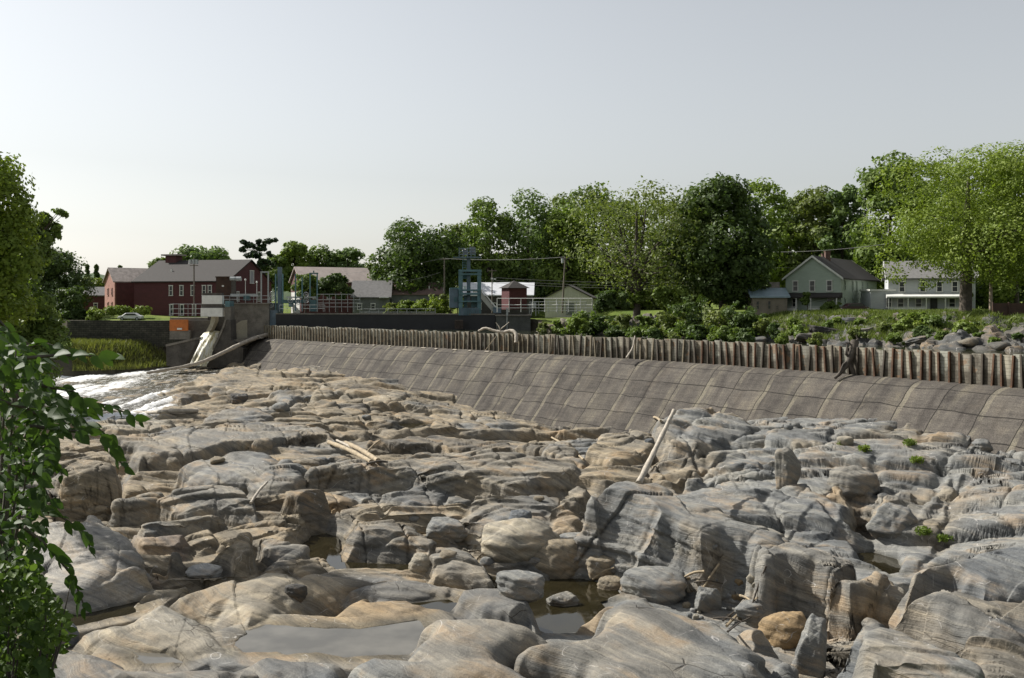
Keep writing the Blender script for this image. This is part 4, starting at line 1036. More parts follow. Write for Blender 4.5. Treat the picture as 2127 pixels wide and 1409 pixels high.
part(prismY(MB(), 165.6, [(30, 970), (400, 885), (405, 935), (250, 1260), (110, 1250), (35, 1220)], 2.4, Z2), 'low_wall', CONCD, chute)
part(prismY(MB(), 165.4, [(25, 955), (405, 868), (410, 892), (25, 982)], 2.8, Z2), 'top_edge', CONC, chute)
# falling water
nL = 24; nW = 14
Lp = np.array([(580, 770), (505, 810), (405, 930), (325, 1080), (270, 1225)], float); Rp = np.array([(715, 785), (700, 810), (672, 925), (612, 1080), (545, 1235)], float)
tt = np.linspace(0, 1, nL); ti = np.linspace(0, 1, 5)
V = []
for k in range(nL):
    l = np.array([np.interp(tt[k], ti, Lp[:, j]) for j in (0, 1)]); r_ = np.array([np.interp(tt[k], ti, Rp[:, j]) for j in (0, 1)])
    for j in range(nW):
        f = j / (nW - 1); p = l * (1 - f) + r_ * f
        yy = 175.5 - 6.5 * tt[k] - .9 * math.sin(math.pi * f) + .25 * math.sin(f * 23 + k * .3) * tt[k]
        p = p + np.array([9 * math.sin(k * 2.1 + j * 5) * (abs(f - .5) > .4) * tt[k], 0]); yy += random.uniform(-.12, .12)
        V.append(PY(*Z2(*p), yy))
i_ = np.arange(nL * nW).reshape(nL, nW)
wf = np_mesh('falling_water', [tuple(v) for v in V], np.stack([i_[:-1, :-1], i_[1:, :-1], i_[1:, 1:], i_[:-1, 1:]], -1).reshape(-1, 4), None, smooth=True)
m, t, b = mat_new('falling_water')
fl = noise(t, 1.0, 5, .7, coord(t, 'Object', (2.8, .5, .45)))
c = ramp(t, fl, [(.32, (.26, .21, .08)), (.42, (.44, .39, .20)), (.52, (.60, .58, .46)), (.66, (.68, .68, .63))])
t.links.new(c, b.inputs['Base Color']); b.inputs['Roughness'].default_value = .5; bump(t, b, fl, .6, .2)
wf.data.materials.append(m)
tag(wf, 'sheet of yellowish white water falling down the spill chute', 'waterfall')

deck = empty('intake_deck', PY(385, 660, 176), label='concrete intake deck with an orange panel left of the spill chute', cat='deck')
part(rect(MB(), 176.4, (80, 612), (560, 648), 4, Z2), 'deck_slab', CONC, deck)
part(rect(MB(), 173.9, (75, 640), (305, 780), .4, Z2), 'orange_panel', ORANGE, deck)
part(rect(MB(), 173.75, (170, 745), (232, 768), .1, Z2), 'plate', WHITE, deck)
part(rect(MB(), 174.2, (75, 780), (330, 890), 3, Z2), 'footing', CONC, deck)
part(rect(MB(), 175.2, (310, 648), (620, 900), 3, Z2), 'wall', CONCD, deck)
rl = MB()
for y in (440, 500, 560): rl.bar(PY(*Z2(85, y), 176.5), PY(*Z2(480, y), 176.5), .06)
part(rl, 'rail', GALV, deck)
for x in (85, 190, 310, 400, 480):
    part(MB().bar(PY(*Z2(x, 436), 176.5), PY(*Z2(x, 615), 176.5), .08), 'rail_post', GALV, deck)
shed = empty('hoist_shed', PY(465, 608, 179), label='small dark brown boarded shed above the white gate boards', cat='shed')
part(rect(MB(), 179, (665, 100), (862, 440), 3, Z2), 'wall', BROWN, shed)
part(rect(MB(), 178.7, (655, 88), (870, 102), 3.6, Z2), 'roof', BROWN, shed)
part(rect(MB(), 178.9, (740, 200), (765, 220), .2, Z2), 'lamp', WHITE, shed)
mo = empty('hoist_motor', PY(*Z2(900, 300), 177), label='silver drum hoist on a stand beside the brown shed', cat='hoist')
part(MB().tube([PY(*Z2(845, 118), 177), PY(*Z2(912, 118), 177)], .36, 14), 'drum', GALV, mo, smooth=True)
part(MB().tube([PY(*Z2(920, 120), 177), PY(*Z2(985, 120), 177)], .40, 14), 'drum', GALV, mo, smooth=True)
part(rect(MB(), 176.8, (860, 150), (905, 330), .6, Z2), 'stand', CONCD, mo)
part(rect(MB(), 176.6, (850, 310), (1180, 345), 1.0, Z2), 'beam', GALV, mo)
part(rect(MB(), 176.4, (1015, 330), (1090, 395), 1.0, Z2), 'gearbox', TEALD, mo)
for k, (x, y0_, lab) in enumerate(((1040, 120, 'slim pale lamp post next to the silver drum hoist'), (1185, 150, 'slim pale lamp post between the drum hoist and teal posts'))):
    lp = empty('lamp_post', PY(*Z2(x, 430), 177.5), label=lab, cat='lamp post', group='slim lamp posts on the pier')
    part(MB().bar(PY(*Z2(x, y0_ + 30), 177.5), PY(*Z2(x, 430), 177.5), .12), 'post', WHITE, lp)
    part(MB().box(PY(*Z2(x, y0_ + 12), 177.5), (.3, .3, .4)), 'lamp', WHITE, lp, bevel=.08)

def railing(name, label, Y0, Y1, pts, ys, posts_n, zoom, mat=GALV, group=None, th=.06):
    (xa, xb) = pts
    r0 = empty(name, PY(*zoom(xa, ys[-1]), Y0), label=label, cat='railing', group=group)
    mb = MB()
    P = lambda f, y: PY(*zoom(xa + (xb - xa) * f, y), Y0 + (Y1 - Y0) * f)
    for y in ys[:-1]: mb.bar(P(0, y), P(1, y), th)
    part(mb, 'rail', mat, r0)
    for i in range(posts_n):
        f = i / (posts_n - 1)
        part(MB().bar(P(f, ys[0] - 4), P(f, ys[-1]), th * 1.3), 'post', mat, r0)
    return r0
railing('pier_railing', 'pale pipe railing along the top of the sluice pier', 176, 176.2, (740, 1345), (335, 380, 430), 7, Z2)
railing('gate_railing', 'pale pipe railing in front of the teal valve wheels', 174.6, 173.5, (300, 1000), (770, 825, 875), 7, Z3)
railing('walkway_railing', 'taller pipe railing between the valve wheels and grey house', 173.6, 173.0, (880, 1540), (605, 690, 740, 800, 878), 8, Z3)
railing('canal_railing', 'low pipe railing along the black canal wall left of the teal tower', 172.8, 171.0, (1540, 2700), (830, 880, 905), 9, Z3)

gate = empty('gate_stand', PY(*Z3(300, 870), 178), label='row of teal gate hoist posts with hand wheels behind the black wall', cat='gate hoist')
part(rect(MB(), 178, (270, 185), (325, 870), .9, Z3), 'column', BLUEG, gate)
for x, y0_, y1_ in ((18, 262, 760), (125, 262, 760), (240, 290, 860), (350, 290, 860), (545, 290, 860), (648, 335, 860), (770, 290, 860), (880, 280, 860)):
    part(rect(MB(), 177.2, (x - 9, y0_), (x + 9, y1_), .22, Z3), 'post', TEAL if x > 200 else GALV, gate)
part(rect(MB(), 177.1, (8, 252), (138, 272), .3, Z3), 'crossbar', GALV, gate)
part(rect(MB(), 177.1, (758, 272), (892, 292), .3, Z3), 'crossbar', TEALD, gate)
part(MB().bar(PY(*Z3(828, 240), 177.2), PY(*Z3(828, 280), 177.2), .25), 'cap', TEALD, gate)
for x, y in ((190, 600), (190, 668), (710, 612), (710, 700), (170, 770), (470, 700), (590, 720)):
    c0 = PY(*Z3(x, y), 176.6); mb = MB()
    ring = [c0 + Vector((math.cos(q) * .45, 0, math.sin(q) * .45)) for q in np.linspace(0, 2 * math.pi, 15)]
    mb.tube(ring, .06, 6, cap=False)
    for q in range(3): mb.bar(c0 + Vector((math.cos(q * 1.05) * .45, 0, math.sin(q * 1.05) * .45)), c0 - Vector((math.cos(q * 1.05) * .45, 0, math.sin(q * 1.05) * .45)), .06)
    part(mb, 'hand_wheel', GALV, gate)
for x0_, x1_, y0_, y1_ in ((330, 530, 690, 745), (560, 690, 690, 740), (780, 860, 690, 870), (400, 520, 640, 660), (560, 650, 640, 665), (680, 860, 640, 660), (440, 500, 745, 800)):
    part(rect(MB(), 177, (x0_, y0_), (x1_, y1_), .8, Z3), 'gearbox', TEALD if y0_ > 660 else GALV, gate)

bw = empty('canal_wall', PY(800, 685, 172), label='long black wall with a pale top edge behind the flashboards', cat='wall')
A, B = PY(574, 650.5, 176), PY(1030, 655, 168)
dirn = (B - A); ang = math.atan2(dirn.y, dirn.x); Ln = math.hypot(dirn.x, dirn.y)
part(MB().box(((A.x + B.x) / 2, (A.y + B.y) / 2 + .5, 12.15), (Ln, .9, 2.9), ang), 'wall', BLACK, bw)  # shade on the canal wall is painted in as near-black
part(MB().box(((A.x + B.x) / 2, (A.y + B.y) / 2 + .5, 13.72), (Ln, 1.1, .22), ang), 'coping', CONC, bw)
part(rect(MB(), 167.4, (715, 1165), (790, 1290), .8, lambda x, y: Z4(x * 1.62, y)), 'stained_block', plain('rust_stained_concrete', (.05, .036, .028), .9, .4, .8), bw)
blk = empty('abutment', PY(1066, 690, 165), label='grey concrete abutment block at the right end of the black wall', cat='concrete block')
part(rect(MB(), 165, (1030, 656), (1102, 700), 4), 'wall', plain('grey_concrete', (.085, .088, .08), .9, .2, .7), blk)
part(rect(MB(), 164.8, (1028.5, 654.5), (1103.5, 657), 4.4), 'coping', CONC, blk)

tw = empty('gate_tower', PY(965, 655, 170), label='tall teal gate hoist tower with a lattice platform on top', cat='hoist tower')
for x0_, x1_ in ((1215, 1275), (1490, 1545)):
    part(rect(MB(), 169, (x0_, 430), (x1_, 1095), .6, Z4), 'leg', TEAL, tw)
    part(rect(MB(), 172, (x0_, 430), (x1_, 1095), .6, Z4), 'leg', TEALD, tw)
part(rect(MB(), 170, (1335, 240), (1388, 900), .7, Z4), 'column', BLUEG, tw)
for y0_, y1_ in ((425, 455), (480, 500), (715, 735), (765, 792), (880, 900)):
    part(rect(MB(), 168.8, (1215, y0_), (1545, y1_), 3.8, Z4), 'crossbeam', TEAL, tw)
part(rect(MB(), 168.9, (1240, 985), (1510, 1095), 1.5, Z4), 'base_panel', BLUEG, tw)
mb = MB()
for x in range(1300, 1500, 30): mb.bar(PY(*Z4(x, 990), 168.8), PY(*Z4(x, 1090), 168.8), .1)
part(mb, 'grille', TEAL, tw)
part(rect(MB(), 170, (1290, 800), (1340, 980), 1, Z4), 'gearbox', TEALD, tw); part(rect(MB(), 170, (1400, 820), (1490, 980), 1, Z4), 'gearbox', TEALD, tw)
part(rect(MB(), 170, (1285, 660), (1325, 715), .6, Z4), 'motor', WHITE, tw); part(rect(MB(), 169, (1425, 738), (1492, 760), .3, Z4), 'sign', WHITE, tw)
part(rect(MB(), 171, (1275, 500), (1335, 560), .4, Z4), 'gearbox', TEALD, tw)
mb = MB()
for y in (240, 205, 160, 120):
    for Y in (169.2, 171.6): mb.bar(PY(*Z4(1225, y), Y), PY(*Z4(1460, y), Y), .10)
for x in (1225, 1285, 1350, 1400, 1460):
    for Y in (169.2, 171.6): mb.bar(PY(*Z4(x, 255), Y), PY(*Z4(x, 100), Y), .10)
mb.box(PY(*Z4(1342, 248), 170.4), (4.9, 2.6, .14))
part(mb, 'platform', BLUEG, tw)
for x0_, x1_, y0_, y1_ in ((1275, 1350, 130, 200), (1375, 1450, 90, 190)): part(rect(MB(), 170, (x0_, y0_), (x1_, y1_), 1.0, Z4), 'hoist_box', plain('grey_paint', (.13, .14, .15), .6, .2, 1), tw)
mb = MB()
for k in range(6):
    y = 270 + k * 25; mb.bar(PY(*Z4(1275, y), 169.2), PY(*Z4(1330, y), 169.2), .08)
mb.bar(PY(*Z4(1275, 260), 169.2), PY(*Z4(1275, 425), 169.2), .08)
part(mb, 'ladder', TEAL, tw)
cab = empty('control_cabinet', PY(*Z4(1145, 985), 170), label='blue grey control cabinet against the left side of the teal tower', cat='cabinet')
part(rect(MB(), 169.6, (1080, 700), (1210, 985), 2, Z4), 'body', BLUEG, cab, bevel=.05)
part(rect(MB(), 169.4, (1085, 690), (1215, 705), 2.4, Z4), 'lid', TEAL, cab)
part(rect(MB(), 169.5, (1150, 830), (1200, 900), .2, Z4), 'door', TEALD, cab)
for x in (1095, 1195): part(rect(MB(), 170, (x, 985), (x + 12, 1090), .3, Z4), 'leg', BROWN, cab)
cv = empty('trash_rake_chute', PY(*Z4(1650, 900), 169), label='pale sloping chute running down from the teal tower to a blue box', cat='chute')
part(prismY(MB(), 168.6, [(1545, 735), (1560, 760), (1740, 985), (1730, 1050), (1690, 1020), (1545, 850)], .9, Z4), 'side', plain('pale_metal', (.34, .34, .30), .6, .12, 1), cv)
part(prismY(MB(), 168.4, [(1545, 722), (1552, 715), (1775, 980), (1760, 995)], 1.3, Z4), 'top_rail', WHITE, cv)
bx = empty('skip_box', PY(*Z4(1778, 1060), 168.5), label='small blue grey box at the foot of the pale chute', cat='box')
part(rect(MB(), 168, (1722, 985), (1838, 1062), 1.6, Z4), 'body', BLUEG, bx); part(rect(MB(), 167.9, (1718, 978), (1842, 988), 1.8, Z4), 'rim', TEAL, bx)
for x in (1730, 1820): part(rect(MB(), 168.3, (x, 1060), (x + 12, 1092), .4, Z4), 'foot', BROWN, bx)
railing('yard_fence', 'pale pipe fence in front of the red hut and white garage', 163.5, 158, (90, 1480), (705, 800, 845, 905), 9, Z5, WHITE, th=.09)
railing('bank_fence', 'second pale pipe fence across the grass in front of the garage', 166, 164, (560, 1390), (755, 803, 888, 930), 7, Z5, GALV, th=.08)
cb2 = empty('meter_box', PY(*Z5(618, 930), 165), label='grey meter cabinet on the grass by the pipe fence', cat='cabinet')
part(rect(MB(), 165, (580, 765), (660, 850), .6, Z5), 'body', GALV, cb2)
for x in (583, 650): part(rect(MB(), 165.1, (x, 850), (x + 10, 960), .2, Z5), 'leg', GALV, cb2)
sp = empty('sensor_pole', PY(*Z5(235, 960), 164.2), label='thin steel pole standing on the concrete abutment edge', cat='pole')
part(MB().bar(PY(*Z5(235, 850), 164.2), PY(*Z5(235, 1240), 164.2), .14), 'pole', GALV, sp); part(rect(MB(), 164, (222, 850), (250, 960), .4, Z5), 'box', GALV, sp)
# ------------------------------------------------------------------ buildings
RED = plain('dark_red_clapboard', (.075, .018, .020), .8, .15, 1.0, stretch=(1, 1, 6))
BRICK = plain('faded_red_brick', (.34, .17, .13), .85, .2, 1.5)
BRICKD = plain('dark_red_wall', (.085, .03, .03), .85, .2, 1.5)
ROOFB = plain('brown_shingle', (.032, .028, .025), .9, .15, 2.0, stretch=(1, 1, 5))
ROOFG = plain('grey_shingle', (.17, .165, .16), .9, .15, 2.0)
ROOFL = plain('pale_slate', (.27, .235, .21), .8, .25, 1.2)
ROOFP = plain('pinkish_metal_roof', (.44, .37, .33), .6, .12, .7)
ROOFW = plain('white_metal_roof', (.55, .56, .58), .5, .06, .7)
ROOFR = plain('reddish_brown_roof', (.20, .135, .115), .85, .15, 1.5)
ROOFBL = plain('blue_grey_metal_roof', (.24, .32, .36), .5, .12, .7)
GREENW = plain('sage_clapboard', (.34, .40, .335), .75, .08, 1.0, stretch=(1, 1, 8))
GREYW = plain('pale_grey_clapboard', (.40, .42, .42), .75, .08, 1.0, stretch=(1, 1, 8))
TANW = plain('tan_wall', (.22, .19, .145), .85, .15, 1.0)
WHITEW = plain('cream_siding', (.46, .45, .38), .75, .1, 1.0, stretch=(6, 6, 1))
GREYD = plain('grey_wall', (.14, .15, .135), .85, .15, 1.0)
TRIM = plain('white_trim', (.60, .60, .56), .65, .08, 1.0)
CHIM = plain('chimney_brick', (.12, .07, .055), .9, .25, 3.0)
m, t, b = mat_new('window_glass'); b.inputs['Base Color'].default_value = (.03, .035, .038, 1); b.inputs['Roughness'].default_value = .08; GLASS = m

def window(root, O, ex, u, z, w_, h, trim=TRIM, sash=True):
    """window on a wall: O wall origin, ex unit along wall, u distance, z sill height"""
    n = Vector((ex.y, -ex.x, 0))
    c = O + ex * u + Vector((0, 0, z + h / 2))
    ang = math.atan2(ex.y, ex.x)
    f = MB(); tw_ = .13
    for sx_ in (-1, 1): f.box(c + ex * sx_ * (w_ / 2) + n * .05, (tw_, .10, h + tw_), ang)
    f.box(c + Vector((0, 0, h / 2 + .02)) + n * .06, (w_ + .25, .13, tw_ + .04), ang)
    f.box(c - Vector((0, 0, h / 2)) + n * .07, (w_ + .25, .15, tw_), ang)
    if sash: f.box(c + n * .045, (w_, .06, .07), ang)
    fo_ = f.build('window', trim, root)
    p = MB().box(c + n * .012, (w_, .03, h), ang).build('pane', GLASS, fo_)
    return fo_

def gable_house(name, label, cat, corner, ang, L, W, z0, ze, zr_, wallm, roofm, long_front=True, gable_dir=1, over=.4, wall_in=None, roof_t=.22, trim=None):
    """corner: near corner; the ridge runs along ang for L; the gable runs along ang+90 for W"""
    root = empty(name, (corner[0], corner[1], z0), 0, label, cat)
    e = Vector((math.cos(ang), math.sin(ang), 0)); g_ = Vector((-e.y, e.x, 0))
    he, hr = ze - z0, zr_ - z0
    Z = Vector((0, 0, 1))
    base = -1.0
    mb = MB()
    prof = [g_ * 0 + Z * base, g_ * W + Z * base, g_ * W + Z * he, g_ * W / 2 + Z * (hr - .05), Z * he]
    mb.prism(prof, e * L)
    mb.build('wall', wallm, root)
    rb = MB(); sl = (hr - he) / (W / 2)
    for sgn in (0, 1):
        a = g_ * (0 if sgn == 0 else W); out = g_ * (-over if sgn == 0 else over)
        lowp = a + out + Z * (he - over * sl); topp = g_ * W / 2 + Z * hr
        q = [lowp - e * over, topp - e * over, topp - e * over + Z * roof_t, lowp - e * over + Z * roof_t]
        rb.prism(q, e * (L + 2 * over))
    roof = rb.build('roof', roofm, root)
    if trim:
        for ee in (-over - .03, L + over + .03):
            for sgn in (0, 1):
                a = g_ * (-over if sgn == 0 else W + over) + Z * (he - over * sl); top = g_ * W / 2 + Z * hr
                MB().prism([a + e * ee - Z * .12, top + e * ee - Z * .12, top + e * ee + Z * (roof_t + .02), a + e * ee + Z * (roof_t + .02)], e * (.05 if ee > 0 else -.05)).build('rake_trim', trim, root)
    return root, e, g_, roof

def chimney(roof, c, s, h, mat=CHIM):
    o = MB().box(Vector(c) + Vector((0, 0, h / 2)), (s, s, h)).box(Vector(c) + Vector((0, 0, h)), (s + .12, s + .12, .12)).build('chimney', mat, roof)
    return o

# the red mill: near corner at its right; ridge runs away to the left, so the frame is turned to run from the left end
th = R(14)
mill_c = Vector((-56.2, 190, 0)); ld = Vector((-math.cos(th), math.sin(th), 0))
lc = mill_c + ld * 21
mill, e, g_, rf = gable_house('red_mill', 'long dark red mill with a brown shingle roof and white framed windows', 'mill', (lc.x, lc.y), math.atan2(-ld.y, -ld.x), 21, 18, 12.6, 20.06, 24.5, RED, ROOFB)
for px in (357, 378, 400, 422):
    u_ = (px - 283) / (472 - 283) * 21 * 1.03
    window(mill, Vector(), e, u_, 4.6, .75, 2.0)
for px in (358, 379, 403, 440, 460): window(mill, Vector(), e, (px - 283) / 189 * 21.6, .7, .75, 2.1)
window(mill, Vector(), e, 17.2, 4.6, .75, 2.0)
# gable wall at the right
ge = g_
f = window(mill, e * 21, ge, 9.6, 7.2, 1.5, 2.6, sash=False); f.children[0].data.materials[0] = plain('grey_shutter', (.30, .31, .33), .8, .1, 1)
window(mill, e * 21, ge, 4.0, 3.5, .8, 1.9); window(mill, e * 21, ge, 12.5, 3.5, .8, 1.9)
dm = MB().box(e * 3.2 + g_ * 9 + Vector((0, 0, 12.2)), (2.6, 2.2, 1.7), math.atan2(e.y, e.x)).build('dormer', BRICKD, rf)
MB().box(e * 3.2 + g_ * 9 + Vector((0, 0, 13.2)), (4.2, 3.0, .3), math.atan2(e.y, e.x)).build('dormer_roof', ROOFL, rf)
MB().cyl(e * 6 + g_ * 4 + Vector((0, 0, 9.2)), .16, .9).build('vent', TRIM, rf)

bh, e, g_, rf = gable_house('brick_house', 'faded red brick house with a pale slate roof left of the mill', 'house', (-84.6, 205), R(37), 11, 8, 13.2, 20.4, 23.2, BRICK, ROOFL)
for u_ in (2.0, 5.2):
    for z in (1.2, 4.2): window(bh, Vector(), g_ * -1, -u_, z, .8, 1.5, trim=BRICK)
for u_ in (1.6, 4.2, 7.4):
    for z in (1.2, 4.2): window(bh, Vector(), e, u_, z, .8, 1.5, trim=BRICK)
MB().box(e * 6.8 - g_ * .9 + Vector((0, 0, 3.4)), (3.2, 1.8, 7.0), R(37)).build('bay', BRICK, bh)
MB().box(e * 2.6 - g_ * .1 + Vector((0, 0, 3.4)), (4.6, .25, 6.9), R(37)).build('painted_shade_front', BRICKD, bh)  # dark slab over the brick front; its shade is put into the colour
rh, e, g_, rf = gable_house('red_shed', 'small dark red shed half hidden behind the leftmost trees', 'shed', (-101, 226), R(20), 9, 6, 13.5, 17.6, 19.4, RED, ROOFG)
window(rh, Vector(), e, 3, 1.0, .8, 1.2); window(rh, Vector(), e, 6, 1.0, .8, 1.2)

ph, e, g_, rf = gable_house('long_barn', 'long red building with a pinkish pale metal roof behind the valve wheels', 'building', (-43.8, 200), R(28), 15.5, 8, 13.6, 20.3, 23.2, plain('barn_wall', (.11, .042, .04), .85, .2, 1.5), ROOFP)
for u_ in (3, 6, 9, 12): window(ph, Vector(), e, u_, 3.0, .9, 1.5)
window(ph, Vector(), g_ * -1, -4, 2.5, .9, 1.5)
MB().box(-g_ * -.0 + e * -.06 + g_ * 4 + Vector((0, 0, 2.2)), (.12, 6.5, 4.4), R(28)).build('white_band', TRIM, ph)
gh, e, g_, rf = gable_house('grey_house', 'low grey house with a grey roof right of the railings', 'house', (-31.3, 189), R(4), 7.2, 7.5, 13.2, 17.0, 20.0, GREYD, ROOFG)
for u_ in (1.4, 4.0): window(gh, Vector(), e, u_, 1.2, .8, 1.2)
MB().box(e * 6.2 - g_ * .8 + Vector((0, 0, 3.6)), (1.8, 1.6, .2), R(4)).build('porch_roof', WHITE, gh)
bh2, e, g_, rf = gable_house('brown_roofed_house', 'grey house with a reddish brown roof behind bright green shrubs', 'house', (-24.2, 193), R(6), 10, 6.5, 13.4, 17.6, 19.7, GREYD, ROOFR, trim=TRIM)
for u_ in (1.2, 3.4, 6.5): window(bh2, Vector(), e, u_, 1.3, .7, 1.2, trim=GREYD)
MB().cyl(e * 7.6 + g_ * 1.2 + Vector((0, 0, 5.0)), .15, .8).build('vent', TRIM, rf)
wm, e, g_, rf = gable_house('white_roofed_shed', 'long dark shed with a bright white metal roof behind the red hut', 'shed', (-9.5, 188), R(-3), 13.2, 8, 13.5, 17.4, 19.6, plain('dark_wall', (.06, .055, .05), .85, .2, 1), ROOFW, over=.6)
for u_ in (3, 6, 9): window(wm, Vector(), e, u_, 1.0, 1.0, 1.2)
# red hut with a pyramid roof
hc = PY(1068, 642, 176)
hut = empty('red_hut', hc, label='square dark red hut with a brown pyramid roof', cat='hut')
MB().box((0, 0, 1.9), (3.5, 3.5, 4.0), R(24)).build('wall', RED, hut)
hb = MB(); M_ = Matrix.Rotation(R(24), 3, 'Z')
cs = [M_ @ Vector(p) for p in ((-2.2, -2.2, 3.8), (2.2, -2.2, 3.8), (2.2, 2.2, 3.8), (-2.2, 2.2, 3.8))]
hb.add(cs + [Vector((0, 0, 5.2))], [(0, 1, 4), (1, 2, 4), (2, 3, 4), (3, 0, 4), (3, 2, 1, 0)]); hb.build('roof', ROOFB, hut)
MB().box(M_ @ Vector((.2, -1.77, 1.0)), (1.0, .08, 2.0), R(24)).build('door', BRICKD, hut)
# white garage, gable to the river
gg, e, g_, rf = gable_house('white_garage', 'cream sided garage with a brown roof behind the pale pipe fence', 'garage', (15.2, 183), R(80), 9, 9.0, 13.6, 16.7, 19.0, WHITEW, ROOFB, over=.3)
window(gg, g_ * 9, g_ * -1, 3.4, .8, .6, 1.0)
MB().box(g_ * 4.2 - e * .06 + Vector((0, 0, 1.0)), (.1, 1.5, 2.2), R(80)).build('door', GREYD, gg)
# tan outbuilding
tc_ = PY(1563, 652, 152)
tb_, e, g_, rf = gable_house('tan_outbuilding', 'low tan outbuilding with a blue grey metal roof left of the green house', 'outbuilding', (tc_.x, tc_.y), R(-4), 5.4, 6.5, 14.0, 16.65, 17.9, TANW, ROOFBL)
for u_ in (.8, 2.6): window(tb_, Vector(), e, u_, .7, .5, 1.3, trim=TANW)
window(tb_, Vector(), e, 3.8, .7, .3, .6, trim=TANW)
for i, (x, w2) in enumerate(((1.9, 1.3), (4.2, 1.6))):
    MB().box(e * x + g_ * 4.5 + Vector((0, 0, 4.4)), (w2, 1.5, 1.3), R(-4)).build('roof_hood', ROOFL, rf)

# sage green house: gable faces the river
q = PY(1632, 648, 155); z0 = 14.2
W = 8.8; ang = R(55)
house, e, g_, rf = gable_house('green_house', 'two storey sage green gabled house with a white porch', 'house', (q.x + W * math.sin(ang), q.y - W * math.cos(ang) + .0), ang, 21, W, z0, 19.7, 23.0, GREENW, ROOFB, over=.45, trim=TRIM)
gx_ = g_ * -1     # along the gable, left to right
O = g_ * W
for u_ in (1.6, 4.3, 7.0): window(house, O, gx_, u_, 3.35, .82, 1.65)
for u_ in (2.0, 6.2, 8.5, 12, 15): window(house, Vector(), e, u_, 3.5, .6, 1.5, trim=GREENW)
for u_ in (2.0, 6.2, 8.5, 11, 14): window(house, Vector(), e, u_, .7, .6, 1.5, trim=GREENW)
porch = MB(); n = Vector((gx_.y, -gx_.x, 0))
prf = [O - gx_ * .3 + Vector((0, 0, 3.1)), O - gx_ * .3 + n * 1.9 + Vector((0, 0, 2.45)), O - gx_ * .3 + n * 1.9 + Vector((0, 0, 2.25)), O - gx_ * .3 + Vector((0, 0, 2.25))]
porch.prism(prf, gx_ * (W + .5)); porch.build('porch_roof', ROOFB, house)
for u_ in (.1, 2.3, 4.6, W - .2):
    MB().box(O + gx_ * u_ + n * 1.75 + Vector((0, 0, 1.1)), (.16, .16, 2.3), math.atan2(gx_.y, gx_.x)).build('porch_post', TRIM, house)
for a_, b_ in ((.1, 2.3), (4.2, W - .2)):
    mb = MB().box(O + gx_ * (a_ + b_) / 2 + n * 1.75 + Vector((0, 0, .85)), (b_ - a_, .08, .08), math.atan2(gx_.y, gx_.x)).box(O + gx_ * (a_ + b_) / 2 + n * 1.72 + Vector((0, 0, .35)), (b_ - a_, .06, .6), math.atan2(gx_.y, gx_.x))
    mb.build('porch_railing', TRIM, house)
MB().box(O + gx_ * W / 2 + n * .9 + Vector((0, 0, -.2)), (W, 1.9, .5), math.atan2(gx_.y, gx_.x)).build('porch_floor', GREYD, house)
window(house, O, gx_, 1.5, .8, .8, 1.4); window(house, O, gx_, 7.2, .6, .9, 1.6)
MB().box(O + gx_ * 3.6 + n * .03 + Vector((0, 0, 1.05)), (.95, .08, 2.1), math.atan2(gx_.y, gx_.x)).build('door', GREENW, house)
chimney(rf, e * 6.0 + g_ * W * .45 + Vector((0, 0, 8.2)), .8, 1.7); chimney(rf, e * 8.5 + g_ * W * .6 + Vector((0, 0, 8.0)), .7, 1.6)

# pale grey house with the long porch, and its one storey wing
q = PY(1853, 648, 150)
wh, e, g_, rf = gable_house('white_porch_house', 'pale grey two storey house with a long white porch under the big tree', 'house', (q.x, q.y + 1.5), R(-17), 12.5, 7.5, 14.2, 19.6, 22.2, GREYW, ROOFG, trim=TRIM)
for u_ in (2.0, 5.0, 7.4, 9.6, 11.6): window(wh, Vector(), e, u_, 3.2, .8, 1.6)
n = Vector((e.y, -e.x, 0)); an = math.atan2(e.y, e.x)
mb = MB(); mb.prism([Vector((0, 0, 2.95)) - e * .4, n * 2.2 + Vector((0, 0, 2.5)) - e * .4, n * 2.2 + Vector((0, 0, 2.25)) - e * .4, Vector((0, 0, 2.25)) - e * .4], e * 12.2)
mb.build('porch_roof', TRIM, wh)
for u_ in (.0, 2.8, 5.4, 8.1, 10.9): MB().box(e * (u_ - .1) + n * 2.0 + Vector((0, 0, 1.1)), (.15, .15, 2.3), an).build('porch_post', TRIM, wh)
for a_, b_ in ((0, 2.7), (2.7, 5.3), (8.1, 10.8)):
    MB().box(e * (a_ + b_) / 2 + n * 2.0 + Vector((0, 0, .85)), (b_ - a_, .07, .07), an).box(e * (a_ + b_) / 2 + n * 1.96 + Vector((0, 0, .42)), (b_ - a_ - .1, .05, .7), an).build('porch_railing', TRIM, wh)
MB().box(e * 5.5 + n * 1.0 + Vector((0, 0, -.1)), (11.6, 2.2, .4), an).build('porch_floor', TRIM, wh)
for u_ in (1.8, 4.4, 9.2): window(wh, Vector(), e, u_, .7, .9, 1.5)
MB().box(e * 6.6 + n * .05 + Vector((0, 0, 1.2)), (1.0, .1, 2.1), an).build('door', plain('dark_door', (.03, .03, .03), .6, .2, 1), wh)
wingq = PY(1813, 648, 151)
wg = empty('house_wing', (wingq.x, wingq.y, 14.2), 0, 'low pale grey flat roofed wing between the green house and the porch house', 'annex')
MB().box((1.9, 3.2, 1.45), (3.6, 5.6, 3.9), R(-5)).build('wall', GREYW, wg); MB().box((1.9, 3.2, 3.5), (4.0, 6.0, .28), R(-5)).build('roof', TRIM, wg)
window(wg, Vector((0, .42, 0)), Vector((math.cos(R(-5)), math.sin(R(-5)), 0)), 2.6, .75, .75, 1.75)
fe = empty('board_fence', PY(2100, 650, 118), label='dark brown board fence at the far right edge', cat='fence')
part(rect(MB(), 118, (2062, 630), (2200, 656), .15), 'panel', BROWN, fe)
